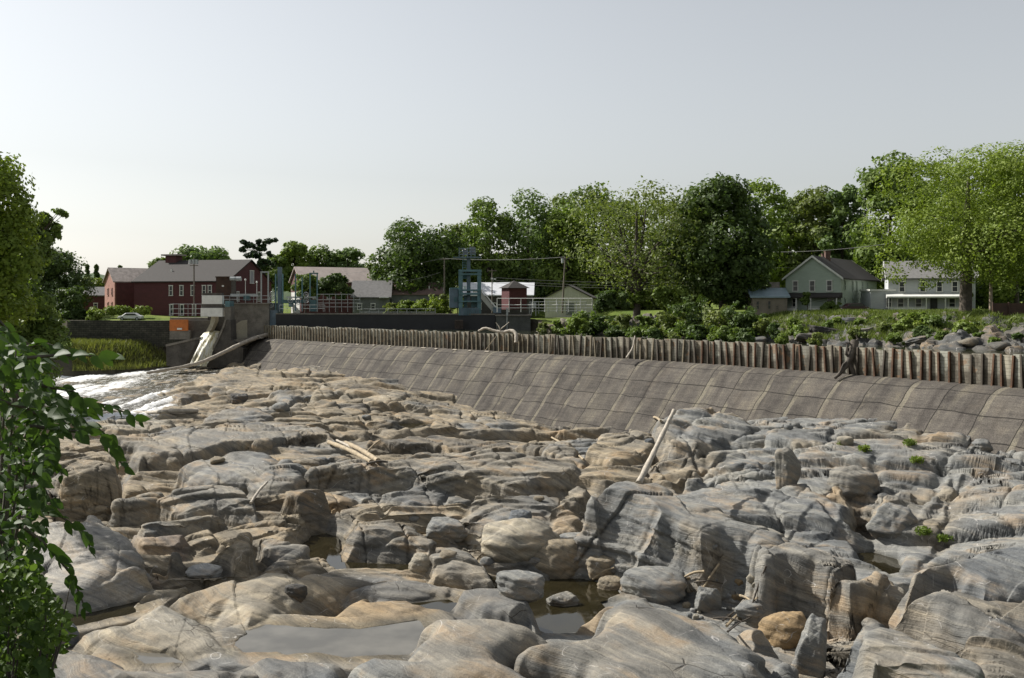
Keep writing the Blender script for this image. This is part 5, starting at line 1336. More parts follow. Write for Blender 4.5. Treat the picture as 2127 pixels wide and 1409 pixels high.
for x in (2062, 2095, 2130, 2165): part(rect(MB(), 117.9, (x, 628), (x + 3, 658), .2), 'post', BROWN, fe)

# stone wall on the left bank
m, t, b = mat_new('dry_stone')
br = nd(t, 'ShaderNodeTexBrick'); br.inputs['Scale'].default_value = 1; br.inputs['Brick Width'].default_value = .9; br.inputs['Row Height'].default_value = .38; br.inputs['Mortar Size'].default_value = .03
br.inputs['Color1'].default_value = (.035, .034, .028, 1); br.inputs['Color2'].default_value = (.062, .058, .048, 1); br.inputs['Mortar'].default_value = (.012, .012, .01, 1)
t.links.new(coord(t, 'Object', None, (R(90), 0, 0)), br.inputs['Vector'])
c = mix(t, .7, br.outputs['Color'], ramp(t, noise(t, 1.2, 5, .65, coord(t)), [(.35, (.5, .55, .45)), (.65, (1.5, 1.5, 1.3))]), 'MULTIPLY')
t.links.new(c, b.inputs['Base Color']); b.inputs['Roughness'].default_value = .95; bump(t, b, br.outputs['Fac'], .6, .1)
sw = MB().box((0, 0, 0), (25, 1.0, 4.9)).build('stone_wall', m); a_ = PY(270, 690, 179.2); sw.location = (a_.x + 1.0, 179.3, 10.0)
tag(sw, 'dark dry stone retaining wall below the lawn on the left bank', 'wall')

# ------------------------------------------------------------------ poles and wires
POLE = plain('pole_wood', (.16, .135, .11), .85, .2, 2.0)
def pole(px, pyt, pyb, Y, label, lean=0, trans=0, arms=((.03, 1.8),), r=.15, mat=POLE):
    b0 = PY(px, pyb, Y); t0 = PY(px + lean, pyt, Y)
    root = empty('utility_pole', b0, label=label, cat='utility pole')
    d = t0 - b0
    MB().tube([Vector((0, 0, -.5)), d * .5, d], [r * 1.2, r, r * .8], 8).build('pole', mat, root)
    for f, w_ in arms: MB().box(d * (1 - f), (w_, .12, .14)).build('crossarm', mat, root)
    for k in range(trans):
        x = ((k - (trans - 1) / 2) * .62) if trans > 1 else -.42
        MB().cyl(d * .93 + Vector((x, -.25, -.45)), .27, .85, 10).build('transformer', GALV, root, smooth=True)
    return t0
T1 = pole(403, 536, 650, 184, 'wooden pole with three grey transformers in front of the mill', trans=3, arms=((.05, 1.9), (.14, 1.6)))
T2 = pole(923, 536, 640, 188, 'wooden pole standing among shrubs left of the teal tower')
T3 = pole(1168, 534, 645, 176, 'leaning wooden pole with one transformer beside the white garage', lean=6, trans=1)
T4 = pole(1022, 560, 645, 182, 'slim dark pole in front of the white roofed shed', r=.1)
T6 = pole(2058, 480, 655, 128, 'pale wooden pole with a transformer behind the big tree trunk', trans=1, r=.2, mat=plain('pale_pole', (.30, .24, .18), .85, .2, 2))
sl_ = empty('street_light', PY(1024, 600, 181.5), label='white twin floodlight on the slim pole by the white roof', cat='floodlight')
part(MB().box(PY(1022, 579, 181.7), (.5, .4, .3)).box(PY(1028, 580, 181.6), (.4, .4, .3)), 'lamp', WHITE, sl_); part(MB().bar(PY(1024, 580, 181.7), PY(1024, 590, 181.8), .1), 'bracket', GALV, sl_)
WIRE = plain('cable', (.20, .20, .19), .5, .1, 1)
def wire(a, b_, sag, label, r=.03):
    P = [a.lerp(b_, f) - Vector((0, 0, sag * 4 * f * (1 - f))) for f in np.linspace(0, 1, 13)]
    o = MB().tube(P, r, 5).build('power_line', WIRE)
    tag(o, label, 'power line')
wire(T2, PY(640, 572, 215), .8, 'power line sagging left from the pole left of the teal tower')
wire(T2 + Vector((0, 0, -.1)), T3, .4, 'power line from behind the teal tower to the leaning transformer pole')
wire(T3, PY(1640, 556, 185), .9, 'top power line running right from the leaning pole through the trees')
for k, (ya, yb) in enumerate(((577, 585), (583, 592), (588, 597))):
    wire(PY(1030, ya, 180), PY(1480, yb, 172), .5, ('highest', 'middle', 'lowest')[k] + ' of the three close wires stretched above the red hut')
wire(PY(1500, 520, 180), PY(1850, 506, 160), .8, 'wire crossing the dark trees above the green house chimneys')
wire(PY(915, 566, 188), PY(800, 588, 195), .4, 'thin service wire above the brown roofed house')

# ------------------------------------------------------------------ cars
def car(px, py, Y, rz, col, label, dark=False):
    root = empty('parked_car', PY(px, py, Y), rz, label, 'car')
    pm = plain('car_paint_' + ('dark' if dark else 'pale'), col, .3, .05, 1)
    side = [(-2.2, .35), (-2.2, .85), (-1.6, 1.0), (-.9, 1.45), (.7, 1.45), (1.45, .95), (2.15, .8), (2.25, .4)]
    MB().prism([(x, -.85, z) for x, z in side], (0, 1.7, 0)).build('body', pm, root, bevel=.06)
    gls = [(-1.45, 1.0), (-.85, 1.38), (.62, 1.38), (1.25, 1.0)]
    MB().prism([(x, -.88, z) for x, z in gls], (0, 1.76, 0)).build('window', GLASS, root)
    for x in (-1.4, 1.4):
        for y in (-.8, .8):
            wl = MB().tube([(x, y - .1, .33), (x, y + .1, .33)], .33, 14).build('wheel', BLACK, root)
            MB().tube([(x, y - .12, .33), (x, y + .12, .33)], .18, 10).build('rim', GALV, wl)
    for y in (-.6, .6): MB().box((2.2, y, .68), (.12, .3, .14)).build('headlight', TRIM, root)
car(272, 666, 185, R(183), (.55, .56, .58), 'white car parked on the lawn below the hedge')
car(1772, 650, 147, R(188), (.05, .018, .022), 'dark maroon car parked beside the green house', dark=True)
o = rect(MB(), 146, (1802, 641), (1806, 653), .2).build('marker_post', TRIM); tag(o, 'short white marker post on the lawn beside the maroon car', 'post')
# ------------------------------------------------------------------ foliage
def leaf_mat(name, trans=.35, sc=1.0):
    m, t, b = mat_new(name)
    oi = t.nodes.new('ShaderNodeObjectInfo'); geo = t.nodes.new('ShaderNodeNewGeometry')
    n1 = noise(t, .32 * sc, 3, .6, geo.outputs['Position']); n2 = noise(t, 4.0 * sc, 2, .6, geo.outputs['Position'])
    f = math_(t, 'ADD', math_(t, 'MULTIPLY', n1, .6), math_(t, 'MULTIPLY', n2, .4))
    k = ramp(t, f, [(.34, (.72, .78, .70)), (.5, (1, 1, 1)), (.66, (1.3, 1.2, 1.02))])
    c = mix(t, 1.0, oi.outputs['Color'], k, 'MULTIPLY')
    t.links.new(c, b.inputs['Base Color']); b.inputs['Roughness'].default_value = .55; b.inputs['Specular IOR Level'].default_value = .25
    tr = t.nodes.new('ShaderNodeBsdfTranslucent')
    t.links.new(mix(t, 1.0, c, (1.15, 1.25, .55), 'MULTIPLY'), tr.inputs[0])
    mx = t.nodes.new('ShaderNodeMixShader'); mx.inputs[0].default_value = trans
    t.links.new(b.outputs[0], mx.inputs[1]); t.links.new(tr.outputs[0], mx.inputs[2])
    out = [n for n in t.nodes if n.type == 'OUTPUT_MATERIAL'][0]; t.links.new(mx.outputs[0], out.inputs[0])
    return m
LEAF = leaf_mat('tree_leaves', .34)
BARK = plain('bark', (.075, .062, .048), .95, .3, 2.5, bumpy=.6)

def leaves(r_, centers, normals, size, jitter=.5):
    n = len(centers)
    nr = normals + r_.normal(size=(n, 3)) * jitter
    nr /= np.linalg.norm(nr, axis=1, keepdims=True) + 1e-9
    a = np.cross(nr, r_.normal(size=(n, 3))); a /= np.linalg.norm(a, axis=1, keepdims=True) + 1e-9
    b_ = np.cross(nr, a)
    s = (size * r_.uniform(.55, 1.3, n))[:, None]
    a = a * s; b_ = b_ * s * .62
    V = np.stack([centers - a, centers + b_ - a * .1, centers + a, centers - b_ - a * .1], 1).reshape(-1, 3)
    return V, np.arange(n * 4).reshape(n, 4)

def lobes_to_leaves(r_, lobes, n, size, fill=.55):
    lobes = np.array(lobes, float)
    vol = lobes[:, 3] * lobes[:, 4] + lobes[:, 3] * lobes[:, 5]
    pick = r_.choice(len(lobes), n, p=vol / vol.sum())
    d = r_.normal(size=(n, 3)); d /= np.linalg.norm(d, axis=1, keepdims=True)
    rad = r_.uniform(fill ** 3, 1, n) ** (1 / 3)
    bumpy = 1 + .28 * perlin(d[:, 0] * 2.3 + pick * 3.3, d[:, 1] * 2.3, d[:, 2] * 2.3) + .16 * perlin(d[:, 0] * 5 + pick, d[:, 1] * 5, d[:, 2] * 5)
    c = lobes[pick, :3] + d * lobes[pick, 3:6] * (rad * bumpy)[:, None]
    nn = d / lobes[pick, 3:6]; nn /= np.linalg.norm(nn, axis=1, keepdims=True)
    nn[:, 2] += .35
    # holes where no leaves hang
    gap = perlin(c[:, 0] * .55, c[:, 1] * .55, c[:, 2] * .55 + 33) > -.18
    return c[gap], nn[gap]

def tree(name, px, Y, pyt, pyb, hw, col, label, zb=None, n=9000, size=.42, seed=0, lobes_n=26, trunk=True, shape='round', trunk_r=None, group=None, depth=1.0, cat='tree', fill=.66, crown_off=0, extra=(), bare=False):
    """px centre, pyt top, pyb bottom of the crown, hw half width in photograph pixels"""
    r_ = np.random.default_rng(seed * 13 + int(px))
    k = Y / F
    X = (px - CX) * k
    if zb is None: zb = float(ground_z(np.array([X]), np.array([Y]))[0])
    zt = EYE - (pyt - HY) * k; zc = max(EYE - (pyb - HY) * k, zb + .2)
    Rw = hw * 1.12 * k; Hc = zt - zc
    root = empty(name, (X, Y, zb), label=label, cat=cat, group=group)
    z0 = zc - zb
    lobes = []
    for i in range(lobes_n):
        f = r_.uniform(0, 1)
        if shape == 'round': prof = math.sin(math.pi * (.12 + .80 * f)) ** .7
        elif shape == 'tall': prof = (math.sin(math.pi * (.2 + .72 * f))) ** .6 * .95
        elif shape == 'cone': prof = (1 - f) * .95 + .04
        elif shape == 'vase': prof = .35 + .65 * math.sin(math.pi * min(1, .08 + .72 * f))
        elif shape == 'wide': prof = math.sin(math.pi * (.25 + .62 * f)) ** .8
        else: prof = 1
        q = r_.uniform(0, 2 * math.pi); rr_ = Rw * prof * r_.uniform(.35, .80) ** .8
        s = r_.uniform(.22, .40) * min(Rw, Hc * .7) * (1 if shape != 'cone' else .7) * (1.15 - .35 * f)
        lobes.append((math.cos(q) * rr_ + crown_off * k, math.sin(q) * rr_ * depth, z0 + Hc * (.05 + .90 * f) - s * .35 * (f > .85), s * 1.25, s * 1.2, s * (.85 if shape != 'tiers' else .3)))
    if shape != 'cone':
        lobes.append((crown_off * k, 0, z0 + Hc * .5, Rw * .55, Rw * .5, Hc * .40))
    for ex, ey, ew in extra: lobes.append(((ex - px) * k, r_.uniform(-1.5, .5), EYE - (ey - HY) * k - zb, ew * k, ew * k, ew * k * .8))
    if cat == 'tree' and not bare: n = int(n * 1.5); size *= .9
    c, nn = lobes_to_leaves(r_, lobes, n, size, fill)
    V, Q_ = leaves(r_, c, nn, np.full(len(c), size))
    cr = np_mesh('crown', V, Q_, LEAF, root)
    cr.color = (*col, 1)
    if trunk:
        mb = MB(); tr = trunk_r or max(.16, Rw * .055)
        fork = z0 + Hc * .28
        mb.tube([(0, 0, -.6), (0.03, 0, .5), (.1, 0, z0 * .6), (r_.uniform(-.3, .3), 0, fork), (crown_off * k * .6, 0, z0 + Hc * .75)], [tr * 1.5, tr * 1.08, tr, tr * .75, tr * .2], 10)
        for l in sorted(lobes[:lobes_n], key=lambda q: -q[3])[:10]:
            st_ = Vector((.05, 0, min(fork * r_.uniform(.8, 1.2), l[2]))); en = Vector(l[:3]); md = st_.lerp(en, .5) + Vector((0, 0, -.08 * (en - st_).length + .3))
            mb.tube([st_, md, en], [tr * .5, tr * .3, tr * .08], 6)
        if bare:      # forked trunk that shows through the thin crown
            for bxx, bzz, rr3 in ((-7, 15, .34), (-3.2, 19, .36), (1.5, 20.5, .40), (5.5, 18.5, .34), (-9, 10.5, .26), (8.5, 13, .26), (3.5, 15, .26)):
                b0 = Vector((0, 0, 4.6 + .25 * abs(bxx) * .3)); e0 = Vector((bxx, r_.uniform(-1.5, 0), bzz - 1.5))
                m0 = b0.lerp(e0, .45) + Vector((-bxx * .12, 0, 1.2)); m1 = b0.lerp(e0, .75) + Vector((bxx * .03, 0, .5))
                mb.tube([b0, m0, m1, e0], [rr3, rr3 * .72, rr3 * .45, rr3 * .15], 7)
                for _k in range(3):
                    f_ = r_.uniform(.45, .95); s0 = m0.lerp(e0, f_); mb.tube([s0, s0 + Vector((r_.uniform(-3, 3), r_.uniform(-2, 1), r_.uniform(.8, 3)))], [rr3 * .3, .03], 5)
        mb.build('trunk', BARK, root, smooth=True)
    return root

DG = (.072, .110, .032); MG = (.120, .172, .042); LG = (.155, .212, .044); YG = (.172, .228, .040); BG = (.120, .176, .062); OG = (.142, .176, .054)
# right bank
tree('tree', 2005, 128, 303, 560, 178, YG, 'broad bright green tree leaning over the pale porch house', n=52000, size=.21, seed=1, lobes_n=46, shape='round', trunk_r=.75, crown_off=12, fill=.72, extra=[(1850, 540, 36), (1835, 565, 24), (1880, 500, 40), (1868, 575, 22), (1905, 540, 32), (1925, 590, 20), (1960, 570, 24), (2090, 500, 50), (2110, 560, 45)])
tree('tree', 1850, 172, 318, 600, 88, MG, 'tall dense green tree behind the pale house, just left of the broad bright tree', n=15000, size=.45, seed=2, lobes_n=40, shape='tall')
tree('tree', 1752, 186, 372, 600, 50, BG, 'mid green tree rising between the green house and the tall dense tree', n=9000, seed=3, shape='tall')
tree('tree', 1690, 192, 376, 600, 68, OG, 'dusty olive green tree right behind the green house', n=11000, seed=4, shape='tall', lobes_n=34)
tree('tree', 1580, 196, 364, 600, 78, LG, 'bright topped tree showing over the shoulder of the round dark maple', n=11000, seed=5, shape='round', lobes_n=34)
tree('tree', 1500, 158, 370, 618, 112, DG, 'big round dark maple left of the tan outbuilding', n=20000, size=.42, seed=6, lobes_n=54, shape='round', trunk_r=.6)
tree('tree', 1322, 158, 382, 600, 132, OG, 'vase shaped tree with a bare forked dark trunk in the middle of the bank', n=10500, size=.27, seed=7, lobes_n=52, shape='vase', trunk_r=.62, fill=.25, bare=True)
tree('tree', 1235, 215, 378, 620, 96, MG, 'leafy tree filling the gap behind the leaning pole', n=13000, seed=8, shape='tall', lobes_n=40)
tree('tree', 1180, 206, 420, 640, 60, LG, 'lighter green tree just right of the leaning transformer pole', n=10000, seed=28, shape='tall', lobes_n=34)
tree('tree', 1096, 212, 374, 640, 84, BG, 'tallest tree behind the red hut', n=14000, seed=9, shape='tall', lobes_n=40)
tree('tree', 1018, 206, 404, 640, 68, MG, 'green tree rising behind the teal tower', n=11000, seed=10, shape='tall', lobes_n=34)
tree('tree', 962, 215, 452, 640, 52, OG, 'narrower tree between the dark round tree and the teal tower', n=7000, seed=11, shape='tall')
tree('tree', 868, 200, 452, 612, 86, DG, 'dark round tree behind the brown roofed house', n=16000, seed=12, shape='round', lobes_n=46)
tree('tree', 1420, 200, 395, 640, 84, OG, 'tree in shade between the forked tree and the dark maple', n=11000, seed=13, shape='round', lobes_n=34)
tree('tree', 1640, 215, 388, 640, 72, MG, 'tree standing behind the roof of the tan outbuilding', n=9000, seed=14, shape='tall')
tree('tree', 1950, 190, 330, 620, 80, MG, 'tree behind the broad bright tree, showing at its top left', n=11000, seed=15, shape='round', lobes_n=34)
tree('tree', 2110, 150, 320, 620, 90, LG, 'tree cut by the right edge of the picture', n=13000, seed=16, shape='round', lobes_n=40)
tree('tree', 2085, 165, 520, 655, 60, DG, 'low dark tree in the shade behind the pale wooden pole', n=8000, seed=17, shape='round')
tree('tree', 1165, 222, 398, 640, 64, OG, 'hazier tree in the gap between the tallest tree and the leafy one', n=10000, seed=18, shape='tall', lobes_n=34)
tree('tree', 1330, 214, 405, 640, 80, MG, 'tree behind the bare forked trunk', n=11000, seed=19, shape='tall', lobes_n=34)
for i, (px, Y, pt, hw) in enumerate(((960, 235, 540, 60), (1050, 232, 520, 55), (1130, 230, 500, 55), (1200, 235, 520, 60), (1290, 225, 530, 60), (1370, 222, 520, 60), (1450, 222, 520, 60), (1540, 225, 510, 60), (1620, 228, 520, 60), (1700, 222, 500, 60), (1790, 205, 480, 55), (1860, 205, 500, 55), (1960, 212, 480, 60), (2060, 205, 480, 70))):
    tree('tree', px, Y, pt, 652, hw, (DG, MG, OG)[i % 3], 'shaded lower tree in the wood behind the houses', n=6500, size=.5, seed=40 + i, shape='tall', group='understorey trees behind the houses', lobes_n=26)
# behind the left-hand town
for i, (px, Y, pt, pb, hw, c_, lab) in enumerate(((610, 262, 500, 600, 34, LG, 'light green tree rising behind the gable of the red mill'), (662, 270, 512, 600, 48, MG, 'green tree above the left half of the pinkish roof'),
        (722, 268, 516, 600, 46, BG, 'green tree above the right half of the pinkish roof'), (775, 240, 545, 620, 26, LG, 'small light tree left of the dark round tree'), (572, 258, 528, 610, 30, MG, 'tree between the pine and the light green tree'),
        (420, 262, 511, 590, 62, BG, 'spreading tree behind the ridge of the red mill'), (335, 262, 536, 600, 36, MG, 'smaller tree behind the left end of the mill roof'), (200, 262, 572, 645, 36, OG, 'hazy tree left of the brick house'), (470, 270, 530, 600, 30, MG, 'rounded tree beside the spreading tree behind the mill'))):
    tree('tree', px, Y, pt, pb, hw, c_, lab, n=6500, size=.5, seed=60 + i, shape='wide' if hw > 55 else 'round')
for i, (px, pt, hw, lab) in enumerate(((181, 546, 7, 'leftmost dark spruce beyond the brick house'), (200, 546, 8, 'spruce right beside the leftmost one'), (249, 549, 9, 'lone spruce tip behind the slate roof'))):
    tree('spruce_tree', px, 285, pt, 620, hw * 1.4, DG, lab, n=2500, size=.5, seed=80 + i, shape='cone', lobes_n=40)
# flat tiered pine
r_ = np.random.default_rng(5); Y = 235; k = Y / F; X = (538 - CX) * k; zb = 14
pine = empty('pine_tree', (X, Y, zb), label='ragged pine with flat tiers right of the mill roof', cat='tree')
lob = []
for px, py, w_ in ((540, 503, 10), (560, 502, 12), (520, 508, 14), (512, 518, 10), (545, 516, 16), (556, 528, 14), (522, 530, 16), (545, 540, 20), (530, 550, 22), (560, 548, 14)):
    lob.append(((px - 538) * k, r_.uniform(-1.2, 1.2), EYE - (py - HY) * k - zb, w_ * k * r_.uniform(.8, 1.2), w_ * k * r_.uniform(.6, 1.2), r_.uniform(3.5, 6.5) * k))
lob = [(l[0] + r_.normal() * l[3] * .45, l[1] + r_.normal() * .8, l[2] + r_.normal() * .35, l[3] * r_.uniform(.35, .7), l[4] * r_.uniform(.4, .8), l[5] * r_.uniform(.7, 1.6)) for l in lob for _k in range(3)]
c, nn = lobes_to_leaves(r_, lob, 7000, .34, .1); V, Q_ = leaves(r_, c, nn, np.full(len(c), .38))
o = np_mesh('crown', V, Q_, LEAF, pine); o.color = (.03, .052, .026, 1)
mb = MB().tube([(0, 0, -.5), (.2, 0, 8), (.1, 0, 15)], [.35, .25, .08], 8)
for l in lob: mb.tube([(.15, 0, l[2] - .4), Vector(l[:3])], [.1, .04], 5)
mb.build('trunk', BARK, pine)
# small round trees by the gates, garden plants and hedge
tree('tree', 700, 186, 566, 620, 32, DG, 'small round dark tree in front of the pinkish roof', n=6000, size=.3, seed=90, trunk=True)
tree('tree', 634, 187, 566, 618, 28, MG, 'small tree seen between the teal gate posts', n=5000, size=.3, seed=91)
tree('tree', 1676, 148.5, 606, 632, 12, MG, 'little young tree in front of the green house porch', n=1600, size=.16, seed=92, lobes_n=12, trunk_r=.06)
SH = 'shrub'
def shrub(px, Y, pt, pb, hw, col, label, n=2600, size=.26, seed=0, group=None, zb=None):
    return tree('shrub', px, Y, pt, pb, hw, col, label, zb=zb if zb is not None else EYE - (pb - HY) * Y / F, n=n, size=size, seed=seed, lobes_n=14, trunk=False, shape='round', cat='shrub', group=group, fill=.3)
shrub(1727, 148, 625, 650, 19, MG, 'rounded bush at the corner of the green house', seed=1)
shrub(2013, 140, 606, 655, 11, OG, 'tall greyish shrub beside the trunk of the broad tree', seed=2)
shrub(1272, 150, 600, 648, 38, DG, 'dark leafy bush just left of the forked tree', n=6000, seed=3)
shrub(1385, 152, 588, 648, 42, LG, 'light bush right behind the forked trunk', n=6000, seed=4)
shrub(1330, 158, 600, 640, 30, LG, 'yellow green bush left behind the forked trunk', n=3500, seed=34)
for i, (px, hw, pt) in enumerate(((815, 22, 628), (845, 22, 622), (878, 26, 622), (905, 24, 612), (925, 16, 605))):
    shrub(px, 181, pt, 657, hw, (OG, LG, YG, YG, OG)[i], 'sunlit shrub in the row left of the teal tower', n=2600, seed=10 + i, group='shrubs behind the black wall')
hedge_l = []
rr2 = np.random.default_rng(77)
hd = empty('hedge', PY(265, 655, 187.5), label='trimmed yellow green hedge below the brick house', cat='hedge')
lob = [((px - 265) * .094, rr2.uniform(-.3, .3), .9 + rr2.uniform(-.05, .1), .75, .7, .95) for px in range(222, 312, 5)]
c, nn = lobes_to_leaves(rr2, lob, 4200, .2, .4); V, Q_ = leaves(rr2, c, nn, np.full(len(c), .2)); o = np_mesh('foliage', V, Q_, LEAF, hd); o.color = (*YG, 1)
# left bank: trees that frame the river
tree('tree', -62, 62, 270, 700, 118, YG, 'tall bright tree at the left edge, only its right side showing', zb=4.5, n=26000, size=.18, seed=21, lobes_n=60, shape='tall', fill=.6)
tree('tree', 34, 118, 425, 800, 80, MG, 'dark leafy tree with a branch reaching out over the left bank', zb=3.0, n=24000, size=.30, seed=22, lobes_n=50, shape='tall', crown_off=0)
tree('tree', 92, 197, 515, 690, 76, DG, 'broad rounded dark tree mass above the water on the left', zb=13, n=20000, size=.36, seed=23, lobes_n=50, shape='round')
tree('tree', 12, 196, 480, 695, 80, DG, 'dark tree behind the branch at the left edge', zb=13, n=14000, size=.36, seed=24, lobes_n=40, shape='round')
shrub(150, 186, 590, 690, 34, DG, 'dark bush at the right foot of the rounded tree mass', n=8000, size=.3, seed=25, zb=12)
for i, (px, pt) in enumerate(((20, 655), (62, 668), (100, 662))): shrub(px, 169, pt, 745, 34, DG, ('leftmost','middle','rightmost')[i] + ' of three dark bushes at the water under the left trees', n=5000, size=.28, seed=125 + i, zb=5)
shrub(196, 181, 634, 668, 20, LG, 'bush on the lawn behind the end of the stone wall', n=2500, seed=26)
# branch of the second tree reaching right
r_ = np.random.default_rng(9); k = 118 / F
br = empty('tree_branch', PY(100, 480, 118), label='leafy bough reaching right against the sky from the left bank trees', cat='branch')
lob = [((px - 100) * k, r_.uniform(-1, 1), (480 - py) * k, w_ * k, w_ * k, w_ * k * .8) for px, py, w_ in ((70, 470, 22), (95, 455, 18), (118, 440, 13), (128, 445, 9), (112, 470, 14), (120, 488, 10), (90, 490, 20), (75, 520, 22), (60, 440, 16), (45, 420, 14))]
c, nn = lobes_to_leaves(r_, lob, 5200, .3, .2); V, Q_ = leaves(r_, c, nn, np.full(len(c), .27)); o = np_mesh('foliage', V, Q_, LEAF, br); o.color = (*MG, 1)
mb = MB().tube([Vector((-60 * k, 0, -80 * k)), Vector((-20 * k, 0, -10 * k)), Vector((22 * k, 0, 36 * k))], [.25, .14, .03], 7)
for l in lob: mb.tube([Vector((-20 * k, 0, -10 * k)), Vector(l[:3])], [.08, .02], 5)
mb.build('stem', BARK, br)

# right bank scrub and boulders above the flashboards
i = 0
for px, pt, pb, hw, c_, Y in ((1215, 640, 692, 34, MG, 142), (1195, 655, 690, 26, LG, 138), (1250, 650, 692, 26, DG, 140), (1300, 650, 690, 24, OG, 136), (1345, 652, 695, 26, MG, 134), (1390, 640, 698, 30, OG, 130), (1440, 608, 695, 40, DG, 128), (1478, 622, 700, 34, OG, 124),
        (1530, 625, 702, 38, DG, 120), (1560, 640, 705, 30, DG, 118), (1590, 658, 705, 20, OG, 116), (1655, 660, 690, 24, LG, 118), (1662, 672, 700, 18, MG, 112), (1795, 660, 690, 26, MG, 120), (1825, 655, 680, 22, LG, 124), (1780, 680, 702, 18, OG, 108), (1910, 645, 682, 40, LG, 118), (1945, 650, 690, 36, MG, 114),
        (1890, 655, 695, 26, LG, 110), (2000, 660, 710, 26, LG, 106), (2040, 690, 720, 24, MG, 100), (2085, 680, 715, 30, OG, 104), (1630, 690, 712, 14, LG, 106), (1985, 645, 680, 18, OG, 120), (1160, 660, 690, 14, LG, 150), (1420, 660, 700, 26, MG, 126), (1740, 655, 672, 12, LG, 124), (1860, 690, 712, 16, MG, 104), (2115, 655, 690, 26, OG, 112),
        (1130, 668, 690, 12, OG, 150), (1280, 672, 700, 24, DG, 132), (1325, 676, 702, 22, MG, 126), (1365, 680, 704, 20, DG, 122), (1455, 670, 706, 30, DG, 118), (1505, 675, 708, 30, MG, 114), (1550, 680, 710, 24, DG, 112), (1700, 690, 715, 14, OG, 102), (1725, 664, 684, 14, MG, 118), (1840, 668, 690, 20, OG, 112),
        (1925, 676, 704, 26, DG, 106), (1965, 684, 712, 22, MG, 102), (2030, 668, 696, 22, DG, 112), (2070, 700, 724, 20, MG, 96), (2120, 690, 722, 24, DG, 98), (1610, 668, 700, 16, DG, 114), (1400, 690, 710, 16, OG, 116)):
    shrub(px, Y, pt + 2, pb + 4, hw * 1.12, tuple(q * 1.0 for q in c_), 'scrubby green bush on the rocky bank above the flashboards', n=3800, size=.22, seed=200 + i, group='bushes on the rocky right bank', zb=bank_z((px - CX) / F * Y, Y) - .2); i += 1
for _ in range(46):
    px = rr2.uniform(1180, 2135); Y = rr2.uniform(102, 146); X = (px - CX) / F * Y; z = bank_z(X, Y)
    if z < 11.3 or (px > 1600 and px < 1830 and Y > 125): continue
    k = F / Y; hh_ = rr2.uniform(.5, 1.3); py = HY + (EYE - z) * k
    shrub(px, Y, py - hh_ * k, py + 2, rr2.uniform(.6, 1.3) * k, (OG, MG, LG, DG)[rr2.integers(4)], 'scrubby green bush on the rocky bank above the flashboards', n=1300, size=.17, seed=int(rr2.integers(9999)), group='bushes on the rocky right bank', zb=z - .2)
# tall grass
def grass_patch(name, kind_label, pts_fn, n, h, col, seed):
    r_ = np.random.default_rng(seed)
    P = pts_fn(r_, n); m_ = len(P)
    d = r_.normal(size=(m_, 3)) * .35; d[:, 2] = 1
    hh = (h * r_.uniform(.5, 1.2, m_))[:, None]
    a = r_.uniform(0, 2 * math.pi, m_); wv_ = np.stack([np.cos(a), np.sin(a), np.zeros(m_)], 1) * .07 * hh * 1.3
    V = np.stack([P - wv_, P + wv_, P + d * hh], 1).reshape(-1, 3)
    o = np_mesh(name, V, np.arange(m_ * 3).reshape(m_, 3), LEAF); o.color = (*col, 1)
    tag(o, kind_label, None, kind='stuff')
def strip(r_, n):
    px = r_.uniform(150, 372, n); Y = r_.uniform(164, 178.5, n); X = (px - CX) / F * Y
    return np.stack([X, Y, ground_z(X, Y) - .05], 1)
grass_patch('tall_grass', 'tall pale green grass strip under the stone wall', strip, 10000, 1.0, (.15, .165, .05), 3)
def bank(r_, n):
    px = r_.uniform(1120, 2140, n); Y = r_.uniform(104, 150, n); X = (px - CX) / F * Y
    P = np.stack([X, Y, np.array([max(bank_z(x, y), float(g)) - .05 for x, y, g in zip(X, Y, ground_z(X, Y))])], 1); k = (P[:, 2] > 11.4) & (perlin(X * .25, Y * .25, 3.3) > -.45)
    return P[k]
grass_patch('bank_grass', 'rough grass between the rocks of the right bank', bank, 130000, .6, (.12, .155, .038), 4)
# ------------------------------------------------------------------ loose boulders lying on the bed
def ico(n):
    bm = bmesh.new(); bmesh.ops.create_icosphere(bm, subdivisions=n, radius=1)
    V = np.array([v.co[:] for v in bm.verts]); Fc = np.array([[v.index for v in f.verts] for f in bm.faces]); bm.free()
    return V, Fc
ICO = {n: ico(n) for n in (3, 5)}
def rock_shape(seed, angular, sub=5):
    r_ = np.random.default_rng(seed); V, Fc = ICO[sub]; angular = max(angular, .38)
    if angular > 0:
        nf = 11
        N = r_.normal(size=(nf, 3)); N[:4, 2] *= .2; N[4] = (0.1, -.2, 1.2); N /= np.linalg.norm(N, axis=1, keepdims=True)
        D = r_.uniform(.55, .95, nf)
        q = (V @ N.T) / D
        p = 7 + 22 * angular
        rad = 1 / (np.sum(np.clip(q, 0, None) ** p, 1) ** (1 / p) + 1e-6)
        rad = np.clip(rad, .3, 1.25) * angular + (1 - angular)
    else: rad = np.ones(len(V))
    a = r_.uniform(0, 50)
    rad = rad * (1 + .13 * perlin(V[:, 0] * 1.3 + a, V[:, 1] * 1.3, V[:, 2] * 1.3) + .05 * perlin(V[:, 0] * 4 + a, V[:, 1] * 4, V[:, 2] * 5) + .018 * fbm(V[:, 0] * 9 + a, V[:, 1] * 9, V[:, 2] * 14, 2))
    P = V * rad[:, None]
    s_ = P[:, 2] * 5 + a; P = P * (1 + .02 * np.sin(s_ * 3)[:, None])
    lo, hi = P.min(0), P.max(0)
    return (P - (lo + hi) / 2) / (hi - lo) * 2, Fc
